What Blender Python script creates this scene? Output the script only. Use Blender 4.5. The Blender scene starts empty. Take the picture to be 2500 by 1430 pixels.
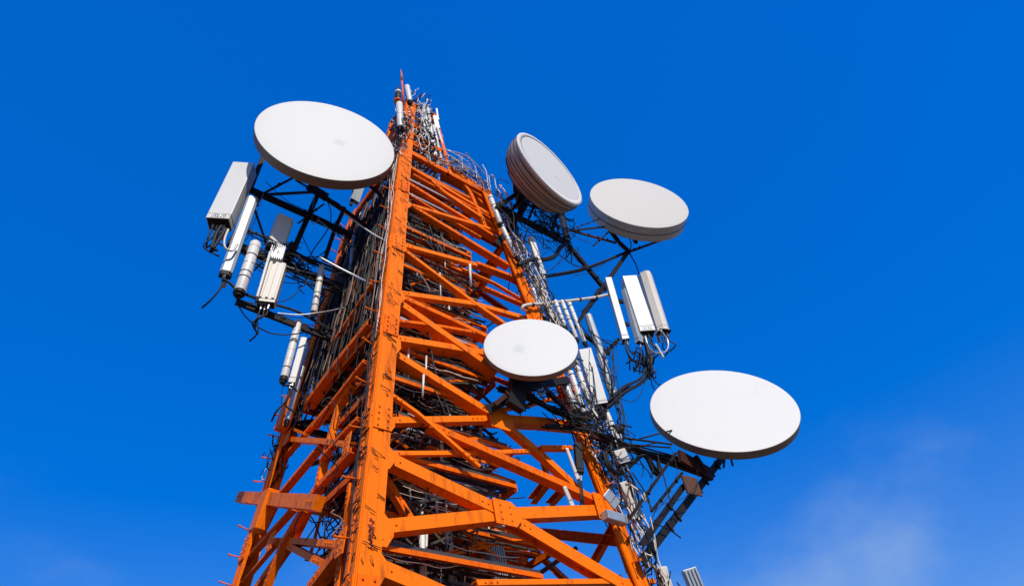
import bpy, math, random
from mathutils import Vector as V, Matrix, Quaternion
random.seed(7)
scene = bpy.context.scene
C = scene.collection

# ------------------------------------------------------------------ camera
PITCH, ROLL, F = math.radians(43), 0.1472659, 1600.0        # F in pixels of a 2500 px wide picture
cp, sp, cr, sr = math.cos(PITCH), math.sin(PITCH), math.cos(ROLL), math.sin(ROLL)
FWD = V((0, cp, sp)); UP0 = V((0, -sp, cp)); RT0 = V((1, 0, 0))
RT = RT0 * cr - UP0 * sr
UP = RT0 * sr + UP0 * cr
cam_d = bpy.data.cameras.new("camera")
cam = bpy.data.objects.new("camera", cam_d); C.objects.link(cam)
cam.matrix_world = Matrix(((RT.x, UP.x, -FWD.x, 0), (RT.y, UP.y, -FWD.y, 0), (RT.z, UP.z, -FWD.z, 0), (0, 0, 0, 1)))
cam_d.sensor_width = 36.0
cam_d.lens = F / 2500.0 * 36.0
cam_d.clip_start = 0.05
cam_d.clip_end = 20000
scene.camera = cam

# ------------------------------------------------------------------ world, sun, exposure
SUN_AZ, SUN_EL = math.radians(26), math.radians(46)          # azimuth to the right of the viewer's back
SDIR = V((math.sin(SUN_AZ) * math.cos(SUN_EL), -math.cos(SUN_AZ) * math.cos(SUN_EL), math.sin(SUN_EL)))
w = bpy.data.worlds.new("World"); scene.world = w; w.use_nodes = True
nt = w.node_tree; nd = nt.nodes; lk = nt.links
for n in list(nd): nd.remove(n)
wout = nd.new("ShaderNodeOutputWorld"); bg = nd.new("ShaderNodeBackground")
sky = nd.new("ShaderNodeTexSky"); sky.sky_type = 'NISHITA'; sky.sun_disc = False
sky.sun_elevation = SUN_EL
sky.sun_rotation = math.atan2(SDIR.x, SDIR.y)
sky.air_density = 1.0; sky.dust_density = 0.3; sky.ozone_density = 6.0
hs = nd.new("ShaderNodeHueSaturation"); hs.inputs['Saturation'].default_value = 2.6; hs.inputs['Value'].default_value = 2.98
hs.inputs['Hue'].default_value = 0.531
gm = nd.new("ShaderNodeGamma"); gm.inputs['Gamma'].default_value = 0.36           # evens the sky out towards the horizon, as the clear air does in the photograph
lk.new(sky.outputs[0], gm.inputs['Color']); lk.new(gm.outputs[0], hs.inputs['Color'])
tc = nd.new("ShaderNodeTexCoord")
sep = nd.new("ShaderNodeSeparateXYZ"); lk.new(tc.outputs['Generated'], sep.inputs[0])
mp = nd.new("ShaderNodeMapping"); mp.inputs['Location'].default_value = (2.088, 4.564, -1.913); mp.inputs['Scale'].default_value = (1, 1, 1.6)
lk.new(tc.outputs['Generated'], mp.inputs[0])
nz = nd.new("ShaderNodeTexNoise"); nz.inputs['Scale'].default_value = 2.2; nz.inputs['Detail'].default_value = 6; nz.inputs['Roughness'].default_value = 0.5
lk.new(mp.outputs[0], nz.inputs['Vector'])
mr = nd.new("ShaderNodeMapRange"); mr.inputs['From Min'].default_value = 0.5; mr.inputs['From Max'].default_value = 0.8; mr.interpolation_type = 'SMOOTHSTEP'
lk.new(nz.outputs[0], mr.inputs['Value'])
me = nd.new("ShaderNodeMapRange"); me.inputs['From Min'].default_value = 0.52; me.inputs['From Max'].default_value = 0.33   # clouds thin out with height
me.interpolation_type = 'SMOOTHSTEP'
lk.new(sep.outputs['Z'], me.inputs['Value'])
mm = nd.new("ShaderNodeMath"); mm.operation = 'MULTIPLY'; lk.new(mr.outputs[0], mm.inputs[0]); lk.new(me.outputs[0], mm.inputs[1])
mm2 = nd.new("ShaderNodeMath"); mm2.operation = 'MULTIPLY'; mm2.inputs[1].default_value = 0.9; lk.new(mm.outputs[0], mm2.inputs[0])
mx = nd.new("ShaderNodeMix"); mx.data_type = 'RGBA'; lk.new(mm2.outputs[0], mx.inputs['Factor'])
lk.new(hs.outputs[0], mx.inputs['A']); mx.inputs['B'].default_value = (2.1, 3.1, 5.0, 1)
lk.new(mx.outputs['Result'], bg.inputs['Color']); bg.inputs['Strength'].default_value = 0.15
lk.new(bg.outputs[0], wout.inputs[0])

sun_d = bpy.data.lights.new("sun", 'SUN'); sun_d.energy = 4.6; sun_d.angle = math.radians(0.5); sun_d.color = (1.0, 0.95, 0.86)
sun = bpy.data.objects.new("sun", sun_d); C.objects.link(sun)
sun.rotation_euler = (-SDIR).to_track_quat('-Z', 'Y').to_euler()
sun.location = SDIR * 60
vs = scene.view_settings
vs.view_transform = 'Standard'; vs.look = 'None'; vs.gamma = 1; vs.exposure = 0.0; vs.use_curve_mapping = False

# ------------------------------------------------------------------ tower geometry: a square tower that tapers to an apex
TH, W0, ZA, YAW = 0.7536985, 5.1773805, 23.4673848, -0.1878961
AX = V((10 * math.sin(YAW), 10 * math.cos(YAW), 0))
E1 = V((math.cos(TH), math.sin(TH), 0)); E2 = V((-math.sin(TH), math.cos(TH), 0)); EZ = V((0, 0, 1))
GROUND = -1.6
def wd(z): return W0 * (1 - z / ZA)
def loc(u, v, z): return AX + E1 * u + E2 * v + EZ * z          # tower coordinates in metres
def rel(a, b, z): return loc((a - .5) * wd(z), (b - .5) * wd(z), z)   # 0..1 across the tower at height z
APEX = AX + EZ * ZA
def tap(n):
    N = (n + EZ * (.5 * W0 / ZA)).normalized()
    return (APEX, N)
PL = {'RF': tap(-E2), 'LF': tap(-E1), 'LB': tap(E2), 'RB': tap(E1)}
def v2(c): return (AX + E2 * c, E2)         # upright plane parallel to the front right face
def v1(c): return (AX + E1 * c, E1)
def hz(z): return (EZ * z, EZ)
def ray(x, y): return (FWD + RT * ((x - 1250) / F) - UP * ((y - 715) / F)).normalized()
def on(x, y, pl, off=0.0):
    p0, n = PL[pl] if isinstance(pl, str) else pl
    d = ray(x, y)
    return d * ((p0 + n * off).dot(n) / d.dot(n))
def at(x, y, dist): return ray(x, y) * dist

# ------------------------------------------------------------------ materials
def mat(name, col, rough=.5, metal=0.0, var=.12, scale=6.0, dirt=None, dirt_amt=.0, dirt_scale=(9, 9, 2.0), bump=.0, spec=.5, dirt_lo=.52):
    m = bpy.data.materials.new(name); m.use_nodes = True
    t = m.node_tree; b = t.nodes["Principled BSDF"]
    b.inputs['Roughness'].default_value = rough; b.inputs['Metallic'].default_value = metal
    b.inputs['Specular IOR Level'].default_value = spec
    co = t.nodes.new("ShaderNodeTexCoord")
    n1 = t.nodes.new("ShaderNodeTexNoise"); n1.inputs['Scale'].default_value = scale; n1.inputs['Detail'].default_value = 5
    t.links.new(co.outputs['Object'], n1.inputs['Vector'])
    r1 = t.nodes.new("ShaderNodeMix"); r1.data_type = 'RGBA'
    lo = [max(0, c * (1 - var)) for c in col]; hi = [min(1, c * (1 + var)) for c in col]
    r1.inputs['A'].default_value = (*lo, 1); r1.inputs['B'].default_value = (*hi, 1)
    t.links.new(n1.outputs[0], r1.inputs['Factor'])
    last = r1.outputs['Result']
    if dirt:
        mp = t.nodes.new("ShaderNodeMapping"); mp.inputs['Scale'].default_value = dirt_scale
        t.links.new(co.outputs['Object'], mp.inputs[0])
        n2 = t.nodes.new("ShaderNodeTexNoise"); n2.inputs['Scale'].default_value = 1.0; n2.inputs['Detail'].default_value = 7; n2.inputs['Roughness'].default_value = .65
        t.links.new(mp.outputs[0], n2.inputs['Vector'])
        ra = t.nodes.new("ShaderNodeMapRange"); ra.inputs['From Min'].default_value = dirt_lo; ra.inputs['From Max'].default_value = dirt_lo + .22
        ra.inputs['To Max'].default_value = dirt_amt
        t.links.new(n2.outputs[0], ra.inputs['Value'])
        r2 = t.nodes.new("ShaderNodeMix"); r2.data_type = 'RGBA'
        t.links.new(ra.outputs[0], r2.inputs['Factor']); t.links.new(last, r2.inputs['A']); r2.inputs['B'].default_value = (*dirt, 1)
        last = r2.outputs['Result']
    t.links.new(last, b.inputs['Base Color'])
    if bump:
        bp = t.nodes.new("ShaderNodeBump"); bp.inputs['Strength'].default_value = bump; bp.inputs['Distance'].default_value = .02
        n3 = t.nodes.new("ShaderNodeTexNoise"); n3.inputs['Scale'].default_value = scale * 6; n3.inputs['Detail'].default_value = 3
        t.links.new(co.outputs['Object'], n3.inputs['Vector'])
        t.links.new(n3.outputs[0], bp.inputs['Height']); t.links.new(bp.outputs[0], b.inputs['Normal'])
    return m
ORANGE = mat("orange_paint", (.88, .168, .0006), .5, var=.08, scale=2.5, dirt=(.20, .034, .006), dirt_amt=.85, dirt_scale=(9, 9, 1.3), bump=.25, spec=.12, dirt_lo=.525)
ORANGE2 = mat("darker_orange_paint", (.78, .130, .0008), .55, var=.14, scale=3.5, dirt=(.20, .035, .006), dirt_amt=.8, dirt_scale=(10, 10, 3), bump=.2, spec=.1, dirt_lo=.51)  # a slightly darker, redder orange than the first
SHADE_BROWN = mat("shaded_brown_steel", (.055, .016, .009), .6, var=.25, scale=4, dirt=(.03, .015, .01), dirt_amt=.8, bump=.15, spec=.2)  # brown steel, its base colour darkened to stand in for lack of light
RADOME = mat("radome_white", (.60, .585, .54), .55, var=.012, scale=1.2, dirt=(.46, .455, .43), dirt_amt=.25, dirt_scale=(2.2, 2.2, 1.4), spec=.25, dirt_lo=.55)
RADOME_WARM = mat("radome_cream", (.53, .505, .45), .6, var=.015, scale=1.2, dirt=(.42, .40, .36), dirt_amt=.2, dirt_scale=(2.2, 2.2, 1.4), spec=.2, dirt_lo=.55)
SHROUD_SHADED = mat("shroud_shaded", (.24, .17, .13), .5, var=.06, scale=3, spec=.25)  # rim shade and brown bounce light put into the shroud's base colour
BOWL = mat("bowl_brown_grey", (.36, .29, .24), .5, var=.08, scale=3, dirt=(.15, .11, .09), dirt_amt=.5, spec=.25)
SHROUD = mat("shroud_grey", (.50, .47, .45), .45, var=.06, scale=3, dirt=(.2, .16, .13), dirt_amt=.4, spec=.35)
WHITE = mat("white_plastic", (.61, .595, .55), .45, var=.04, scale=4, dirt=(.3, .27, .22), dirt_amt=.45, dirt_scale=(8, 8, 2), bump=.03, dirt_lo=.58)
BEIGE = mat("beige_plastic", (.62, .565, .48), .5, var=.06, scale=5, dirt=(.22, .17, .12), dirt_amt=.5, dirt_scale=(9, 9, 2))
GREY = mat("grey_housing", (.34, .37, .40), .4, var=.08, scale=5, dirt=(.1, .1, .1), dirt_amt=.5, dirt_scale=(9, 9, 2))
GALV = mat("galvanised_steel", (.46, .47, .48), .42, metal=.55, var=.15, scale=14, dirt=(.16, .13, .1), dirt_amt=.5)
DARK = mat("dark_steel", (.014, .0125, .012), .6, metal=.0, var=.3, scale=8, dirt=(.04, .016, .01), dirt_amt=.5, dirt_scale=(6, 6, 6), bump=.15, spec=.2)
BLACK = mat("black_rubber", (.012, .012, .013), .55, var=.3, scale=10, spec=.25)
BROWNW = mat("brown_cable", (.16, .07, .035), .5, var=.35, scale=6)
GRATE = mat("grating_steel", (.06, .05, .044), .55, metal=.2, var=.35, scale=7, dirt=(.05, .02, .012), dirt_amt=.7)
RUST = mat("rusty_plate", (.10, .038, .014), .7, var=.3, scale=9, dirt=(.05, .03, .02), dirt_amt=.8, dirt_scale=(14, 14, 14), bump=.3)
INK = mat("black_print", (.012, .012, .012), .5, var=.05)
PRINTED = mat("label_white", (.8, .79, .76), .5, var=.02)
REDMARK = mat("dark_red_mark", (.24, .025, .008), .6, var=.1)

# ------------------------------------------------------------------ mesh building
class MB:
    def __init__(s): s.v = []; s.f = []; s.sm = []
    def add(s, verts, faces, smooth=False):
        k = len(s.v); s.v += verts; s.f += [tuple(i + k for i in f) for f in faces]; s.sm += [smooth] * len(faces)
    def prism(s, prof, p0, p1, xd, yd, prof1=None, cap=True):
        n = len(prof); q = prof1 or prof
        vs_ = [p0 + xd * x + yd * y for x, y in prof] + [p1 + xd * x + yd * y for x, y in q]
        fs = [(i, (i + 1) % n, n + (i + 1) % n, n + i) for i in range(n)]
        if cap: fs += [tuple(range(n - 1, -1, -1)), tuple(range(n, 2 * n))]
        s.add(vs_, fs)
    def box(s, c, x, y, z):                     # half-extent vectors
        vs_ = [c + x * a + y * b + z * d for a in (-1, 1) for b in (-1, 1) for d in (-1, 1)]
        s.add(vs_, [(0, 1, 3, 2), (4, 6, 7, 5), (0, 4, 5, 1), (2, 3, 7, 6), (0, 2, 6, 4), (1, 5, 7, 3)])
    def bar(s, p0, p1, w, d, nrm):              # plain rectangular bar
        a = (p1 - p0); L = a.length
        if L < 1e-5: return
        a /= L; sd = a.cross(nrm).normalized(); nn = sd.cross(a)
        s.box((p0 + p1) / 2, a * (L / 2), sd * (w / 2), nn * (d / 2))
    def beam(s, p0, p1, w, d, nrm, kind='C', t=.014):
        a = (p1 - p0).normalized(); sd = a.cross(nrm).normalized(); nn = sd.cross(a).normalized()
        h = w / 2
        if kind == 'C': pr = [(-h, 0), (h, 0), (h, -d), (h - t, -d), (h - t, -t), (-h + t, -t), (-h + t, -d), (-h, -d)]
        elif kind == 'L': pr = [(-h, 0), (h, 0), (h, -d), (h - t, -d), (h - t, -t), (-h, -t)]
        elif kind == 'J': pr = [(-h, 0), (h, 0), (h, -t), (-h + t, -t), (-h + t, -d), (-h, -d)]
        elif kind == 'I':
            pr = [(-h, 0), (h, 0), (h, -t), (t / 2, -t), (t / 2, -d + t), (h, -d + t), (h, -d), (-h, -d), (-h, -d + t), (-t / 2, -d + t), (-t / 2, -t), (-h, -t)]
        else: pr = [(-h, 0), (h, 0), (h, -d), (-h, -d)]
        s.prism(pr[::-1], p0, p1, sd, nn)
    def tube(s, pts, r, n=6, cap=True, r1=None, smooth=True):
        m = len(pts)
        if m < 2: return
        vs_ = []; up = None
        for i, p in enumerate(pts):
            a = (pts[min(i + 1, m - 1)] - pts[max(i - 1, 0)])
            if a.length < 1e-9: a = V((0, 0, 1))
            a.normalize()
            if up is None:
                up = a.orthogonal().normalized()
            else:
                up = (up - a * up.dot(a))
                up = up.normalized() if up.length > 1e-6 else a.orthogonal().normalized()
            b = a.cross(up); rr = r if r1 is None else r + (r1 - r) * i / (m - 1)
            for k in range(n):
                q = 2 * math.pi * k / n
                vs_.append(p + (up * math.cos(q) + b * math.sin(q)) * rr)
        fs = [(i * n + k, i * n + (k + 1) % n, (i + 1) * n + (k + 1) % n, (i + 1) * n + k) for i in range(m - 1) for k in range(n)]
        s.add(vs_, fs, smooth)
        if cap:
            k = len(s.v) - m * n
            s.f += [tuple(k + i for i in range(n - 1, -1, -1)), tuple(k + (m - 1) * n + i for i in range(n))]; s.sm += [False, False]
    def lathe(s, prof, c, ax, n=48, smooth=True, close=False):   # prof: (radius, height along ax)
        up = ax.orthogonal().normalized(); b = ax.cross(up)
        vs_ = []; fs = []
        for r, h in prof:
            for k in range(n):
                q = 2 * math.pi * k / n
                vs_.append(c + ax * h + (up * math.cos(q) + b * math.sin(q)) * r)
        for i in range(len(prof) - 1):
            for k in range(n):
                fs.append((i * n + k, i * n + (k + 1) % n, (i + 1) * n + (k + 1) % n, (i + 1) * n + k))
        if close:
            i = len(prof) - 1
            fs += [(i * n + k, i * n + (k + 1) % n, (k + 1) % n, k) for k in range(n)]
        s.add(vs_, fs, smooth)
    def fan(s, c, r, ax, h, n=48):
        up = ax.orthogonal().normalized(); b = ax.cross(up)
        s.add([c + ax * h + (up * math.cos(2 * math.pi * k / n) + b * math.sin(2 * math.pi * k / n)) * r for k in range(n)], [tuple(range(n))])
    def build(s, name, m, parent=None, org=None, bevel=0):
        me_ = bpy.data.meshes.new(name)
        o = org if org is not None else (ORG[root_of(parent)] if parent is not None else V((0, 0, 0)))
        me_.from_pydata([tuple(p - o) for p in s.v], [], s.f)
        me_.polygons.foreach_set("use_smooth", s.sm)
        me_.materials.append(m); me_.update()
        ob = bpy.data.objects.new(name, me_); C.objects.link(ob)
        if parent is not None: ob.parent = parent
        else: ob.location = o
        if bevel:
            bv = ob.modifiers.new("bevel", 'BEVEL'); bv.width = bevel; bv.segments = 2; bv.limit_method = 'ANGLE'; bv.angle_limit = math.radians(50)
        return ob
ORG = {}
def root_of(o):
    while o.parent is not None: o = o.parent
    return o
def thing(name, label, cat, org, group=None):
    o = bpy.data.objects.new(name, None); C.objects.link(o); o.location = org; o.empty_display_size = .2
    o['label'] = label; o['category'] = cat
    if group: o['group'] = group
    ORG[o] = V(org)
    return o
def tag(o, label, cat, group=None, kind=None):
    o['label'] = label; o['category'] = cat
    if group: o['group'] = group
    if kind: o['kind'] = kind
    return o
def copy_at(src, parent, pos, quat=None):
    c = src.copy(); C.objects.link(c); c.parent = parent
    c.location = pos - ORG[root_of(parent)]
    if quat is not None: c.rotation_mode = 'QUATERNION'; c.rotation_quaternion = quat
    return c
def spline(pts, k=6):
    if len(pts) < 3:
        return [pts[0].lerp(pts[-1], i / k) for i in range(k + 1)]
    P = [pts[0] * 2 - pts[1]] + list(pts) + [pts[-1] * 2 - pts[-2]]
    out = []
    for i in range(1, len(P) - 2):
        a, b, c, d = P[i - 1], P[i], P[i + 1], P[i + 2]
        for j in range(k):
            t = j / k
            out.append((b * 2 + (c - a) * t + (a * 2 - b * 5 + c * 4 - d) * t * t + (b * 3 - a - c * 3 + d) * t ** 3) * .5)
    out.append(pts[-1].copy())
    return out
def rv(s): return V((random.uniform(-s, s), random.uniform(-s, s), random.uniform(-s, s)))

# ------------------------------------------------------------------ the ground (below the picture, but it bounces light up)
g = MB(); S = 6000
g.add([V((-S, -S, GROUND)), V((S, -S, GROUND)), V((S, S, GROUND)), V((-S, S, GROUND))], [(0, 1, 2, 3)])
GM = mat("dark_ground", (.075, .055, .04), .9, var=.35, scale=.4, dirt=(.035, .045, .02), dirt_amt=.8, dirt_scale=(.15, .15, .15))
go = g.build("ground", GM); go['kind'] = 'structure'

# ================================================================== THE TOWER
tower = thing("lattice_tower", "tall orange lattice tower tapering upward, carrying all the dishes and aerials", "tower", loc(0, 0, GROUND))
TOP = 12.5
CN = {'N': (0, 0), 'R': (1, 0), 'L': (0, 1), 'B': (1, 1)}
def corner(k, z): return rel(CN[k][0], CN[k][1], z)
FL = .27
legs = {}
def leg_profile(k):
    a, b = CN[k]
    s1 = 1 if a == 0 else -1; s2 = 1 if b == 0 else -1      # flange directions along E1, E2
    return s1, s2
def make_leg(k, z1):
    s1, s2 = leg_profile(k); t = .03
    m = MB()
    pr = [(0, 0), (FL, 0), (FL, t), (t, t), (t, FL), (0, FL)]
    if s1 * s2 < 0: pr = pr[::-1]
    m.prism(pr, corner(k, GROUND), corner(k, z1), E1 * s1, E2 * s2)
    return m.build("leg", ORANGE, tower)
for k, z1 in (('N', 15.0), ('R', TOP), ('L', TOP), ('B', TOP)):
    legs[k] = make_leg(k, z1)
# raised strips, seams and splice plates on the legs
for k, z1 in (('N', 12.4), ('R', 12.2), ('L', 12.2)):
    s1, s2 = leg_profile(k)
    n1, n2 = -E2 * s2, -E1 * s1
    z = GROUND + .2; i = 0
    while z < z1 - .5:
        z2 = min(z + random.uniform(1.7, 2.6), z1)
        m = MB()
        for n, e, s in ((n1, E1, s1), (n2, E2, s2)):
            for (c0, c1, h) in ((.015, .085, .012), (.17, .255, .010)):
                pa, pb = corner(k, z + .012), corner(k, z2 - .012)
                mid = (c0 + c1) / 2
                m.box((pa + pb) / 2 + e * s * mid + n * (h / 2 + .001), (pb - pa) / 2, e * ((c1 - c0) / 2), n * (h / 2))
        m.build("cover_strip", ORANGE, legs[k])
        m = MB()
        for n, e, s in ((n1, E1, s1), (n2, E2, s2)):
            pc = corner(k, z2)
            if z2 < z1 - .3:
                ad = (corner(k, z2 + .2) - corner(k, z2 - .2)).normalized()
                m.box(pc + e * s * (FL / 2) + n * .022, ad * .2, e * (FL * .46), n * .006)
                for r_ in range(4):
                    for q in (.25, .75):
                        m.lathe([(.014, 0), (.014, .018), (0.0005, .02)], pc + e * s * (FL * q) + ad * (-.15 + .1 * r_) + n * .028, n, 6, False)
        if m.v: m.build("splice_plate", ORANGE2 if i % 2 else ORANGE, legs[k])
        z = z2; i += 1
# step bolts, one mesh shared by all copies
sb = MB(); sb.tube([V((0, 0, 0)), V((0, 0, .2))], .011, 6); sb.tube([V((0, 0, .195)), V((0, 0, .215))], .02, 6)
sbm = None
for k, zs, n, e, s in (('N', [GROUND + .9 + .76 * i for i in range(17)], -E1, E2, .2), ('L', [GROUND + .6 + .42 * i for i in range(32)], -E1, E2, -.05),
                       ('R', [GROUND + .8 + .6 * i for i in range(20)], -E2, E1, -.2)):
    for i, z in enumerate(zs):
        p = corner(k, z) + e * s + n * .0
        dirv = (n + rv(.25)).normalized()
        if sbm is None:
            sbm = sb.build("step_bolt", ORANGE2, legs[k], org=V((0, 0, 0)))
            o = sbm; o.location = p - ORG[tower]; o.rotation_mode = 'QUATERNION'; o.rotation_quaternion = dirv.to_track_quat('Z', 'Y')
        else:
            copy_at(sbm, legs[k], p, dirv.to_track_quat('Z', 'Y'))
# wire ties and thin leads wrapped on the near leg (uncountable)
m = MB(); mw = MB()
for i in range(230):
    z = random.uniform(.5, 12.2); pc = corner('N', z)
    if random.random() < .6:
        a0, a1 = sorted((random.uniform(.0, .27), random.uniform(.0, .27)))
        sl = random.uniform(-.09, .05)
        m.tube(spline([pc + E2 * a0 - E1 * .03, pc + E2 * ((a0 + a1) / 2) - E1 * .036 + EZ * (sl * .3), pc + E2 * a1 - E1 * .03 + EZ * sl], 3), random.uniform(.004, .008), 4)
    else:
        a0, a1 = sorted((random.uniform(.0, .25), random.uniform(.0, .27)))
        m.tube([pc + E1 * a0 - E2 * .031, pc + E1 * a1 - E2 * .031 - EZ * random.uniform(.03, .12)], random.uniform(.004, .007), 4)
for q in range(7):
    off = random.uniform(.05, .25); zz = random.uniform(2, 6) if q % 3 else random.uniform(6.2, 7); pts = []
    for j in range(14):
        z = zz + j * .45
        pts.append(corner('N', min(z, 12.4)) + E2 * (off + random.uniform(-.05, .05)) - E1 * (.035 + random.uniform(0, .02)))
    (m if q % 3 else mw).tube(spline(pts, 3), random.uniform(.004, .008), 5)
for q in range(1):
    pts = [corner('N', 8.2 + j * .4) + E2 * (.25 + random.uniform(-.07, .06)) - E1 * random.uniform(.02, .06) for j in range(10)]
    mw.tube(spline(pts, 3), .007, 5)
o = m.build("wire_tie", BLACK, legs['N']); o['kind'] = 'stuff'
o = mw.build("thin_lead", BEIGE, legs['N']); o['kind'] = 'stuff'
# dark red stencil marks at the foot of the near leg
m = MB()
for (x, y) in [(906, 1266), (912, 1272), (904, 1281), (909, 1286), (903, 1293), (911, 1296), (904, 1302), (910, 1306), (903, 1312), (908, 1318)]:
    p = on(x, y, 'RF', .016); m.box(p, E1 * random.uniform(.012, .03), (EZ + E1 * random.uniform(-.6, .6)).normalized() * .011, -E2 * .002)
m.build("stencil_mark", REDMARK, legs['N'])['kind'] = 'stuff'

# --- braces of the front right face: ends read off the face plane
RFN = PL['RF'][1]; LFN = PL['LF'][1]
cnt = 0
def member(pts, w_, d=.12, face='RF', kind='C', m_=None, off=None, name='diagonal_brace', t=.014):
    global cnt
    cnt += 1
    of = off if off is not None else -.035 - .0065 * (cnt % 17)
    P = [on(x, y, face, of) for x, y in pts]
    b = MB()
    for i in range(len(P) - 1):
        a = (P[i + 1] - P[i]).normalized()
        b.beam(P[i] - a * (.004 if i else 0), P[i + 1], w_, d, PL[face][1] if isinstance(face, str) else face[1], kind, t)
    # a row of bolts at both ends
    nn = PL[face][1] if isinstance(face, str) else face[1]
    for p, q in ((P[0], P[1]), (P[-1], P[-2])):
        a = (q - p).normalized()
        for j in range(3):
            b.lathe([(.013, 0), (.013, .014), (.0005, .016)], p + a * (.12 + .09 * j) + nn * .001, nn, 6, False)
    return b.build(name, m_ or ORANGE, tower)
RFM = [
 ([(985, 493), (1226, 566)], .15, .10, 'C', ORANGE), ([(992, 442), (1140, 533), (1235, 592)], .17, .16, 'C', ORANGE2),
 ([(1000, 497), (1122, 571), (1245, 646)], .17, .16, 'C', ORANGE2), ([(1056, 440), (1085, 467), (1226, 562)], .19, .14, 'C', ORANGE),
 ([(973, 593), (1165, 645)], .18, .08, 'C', ORANGE), ([(980, 603), (1163, 740), (1262, 808)], .15, .12, 'C', ORANGE),
 ([(961, 711), (1161, 740), (1310, 782)], .19, .10, 'C', ORANGE), ([(958, 724), (1125, 840), (1215, 905)], .26, .22, 'C', ORANGE),
 ([(968, 716), (1100, 776), (1230, 838)], .18, .18, 'C', ORANGE2), ([(952, 779), (1060, 792), (1185, 814)], .10, .12, 'C', ORANGE2),
 ([(948, 820), (1185, 859), (1330, 885)], .22, .22, 'C', ORANGE), ([(945, 848), (1225, 1022)], .24, .20, 'C', ORANGE),
 ([(1215, 1014), (1330, 1112), (1470, 1243)], .19, .12, 'C', ORANGE), ([(930, 1025), (1190, 1020)], .16, .12, 'C', ORANGE),
 ([(1190, 1018), (1320, 1026), (1420, 1037)], .24, .18, 'C', ORANGE), ([(925, 1105), (1150, 1104), (1296, 1099)], .10, .06, 'C', ORANGE),
 ([(1322, 1090), (1398, 1091)], .11, .1, 'C', ORANGE2), ([(936, 946), (1020, 1005), (1173, 1137)], .10, .07, 'C', ORANGE),
 ([(925, 1103), (1224, 1244)], .28, .16, 'C', ORANGE), ([(1050, 1034), (1215, 1108), (1360, 1172), (1490, 1232)], .18, .16, 'C', ORANGE2),
 ([(912, 1286), (1240, 1252), (1500, 1242)], .27, .16, 'C', ORANGE), ([(1250, 1262), (1400, 1352), (1560, 1446)], .30, .16, 'I', ORANGE),
 ([(895, 1368), (1050, 1432), (1180, 1490)], .30, .22, 'C', ORANGE), ([(1165, 1420), (1600, 1416)], .11, .12, 'C', ORANGE),
 ([(986, 397), (1076, 450), (1160, 500), (1215, 534)], .17, .14, 'C', ORANGE),
 ([(1010, 425), (1180, 520), (1210, 540)], .1, .1, 'C', ORANGE2),
 ([(990, 468), (1100, 535), (1175, 578)], .09, .09, 'C', ORANGE2),
 ([(1165, 640), (1250, 672), (1275, 685)], .15, .15, 'C', ORANGE2),
 ([(1185, 700), (1290, 745)], .1, .1, 'C', ORANGE2),
 ([(1130, 655), (1210, 690), (1285, 735)], .07, .07, 'C', ORANGE),
 ([(1210, 1000), (1300, 985), (1390, 960)], .1, .08, 'C', ORANGE2),
]
for pts, w_, d, kd, mm_ in RFM: member(pts, w_ * (.62 if pts[0][1] > 1000 else .52), d * .95, 'RF', kd, mm_)
# inner, shaded beams of the same face, set back inside
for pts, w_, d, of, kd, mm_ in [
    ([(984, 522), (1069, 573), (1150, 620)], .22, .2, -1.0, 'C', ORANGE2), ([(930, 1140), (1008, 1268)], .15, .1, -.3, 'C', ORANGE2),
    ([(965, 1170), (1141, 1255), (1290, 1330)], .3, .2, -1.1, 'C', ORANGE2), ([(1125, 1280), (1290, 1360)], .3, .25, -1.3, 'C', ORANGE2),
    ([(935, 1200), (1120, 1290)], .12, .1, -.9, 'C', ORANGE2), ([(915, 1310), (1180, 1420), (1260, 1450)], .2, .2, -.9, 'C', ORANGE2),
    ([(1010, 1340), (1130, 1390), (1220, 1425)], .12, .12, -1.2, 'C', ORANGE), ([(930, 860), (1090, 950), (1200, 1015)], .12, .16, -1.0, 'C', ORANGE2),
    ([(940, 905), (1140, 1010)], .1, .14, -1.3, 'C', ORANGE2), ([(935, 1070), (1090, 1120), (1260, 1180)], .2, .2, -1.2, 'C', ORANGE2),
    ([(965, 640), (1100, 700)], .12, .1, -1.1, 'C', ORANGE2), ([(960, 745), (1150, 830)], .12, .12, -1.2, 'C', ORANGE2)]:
    member(pts, w_ * .6, d, 'RF', kd, mm_, off=of)
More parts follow.
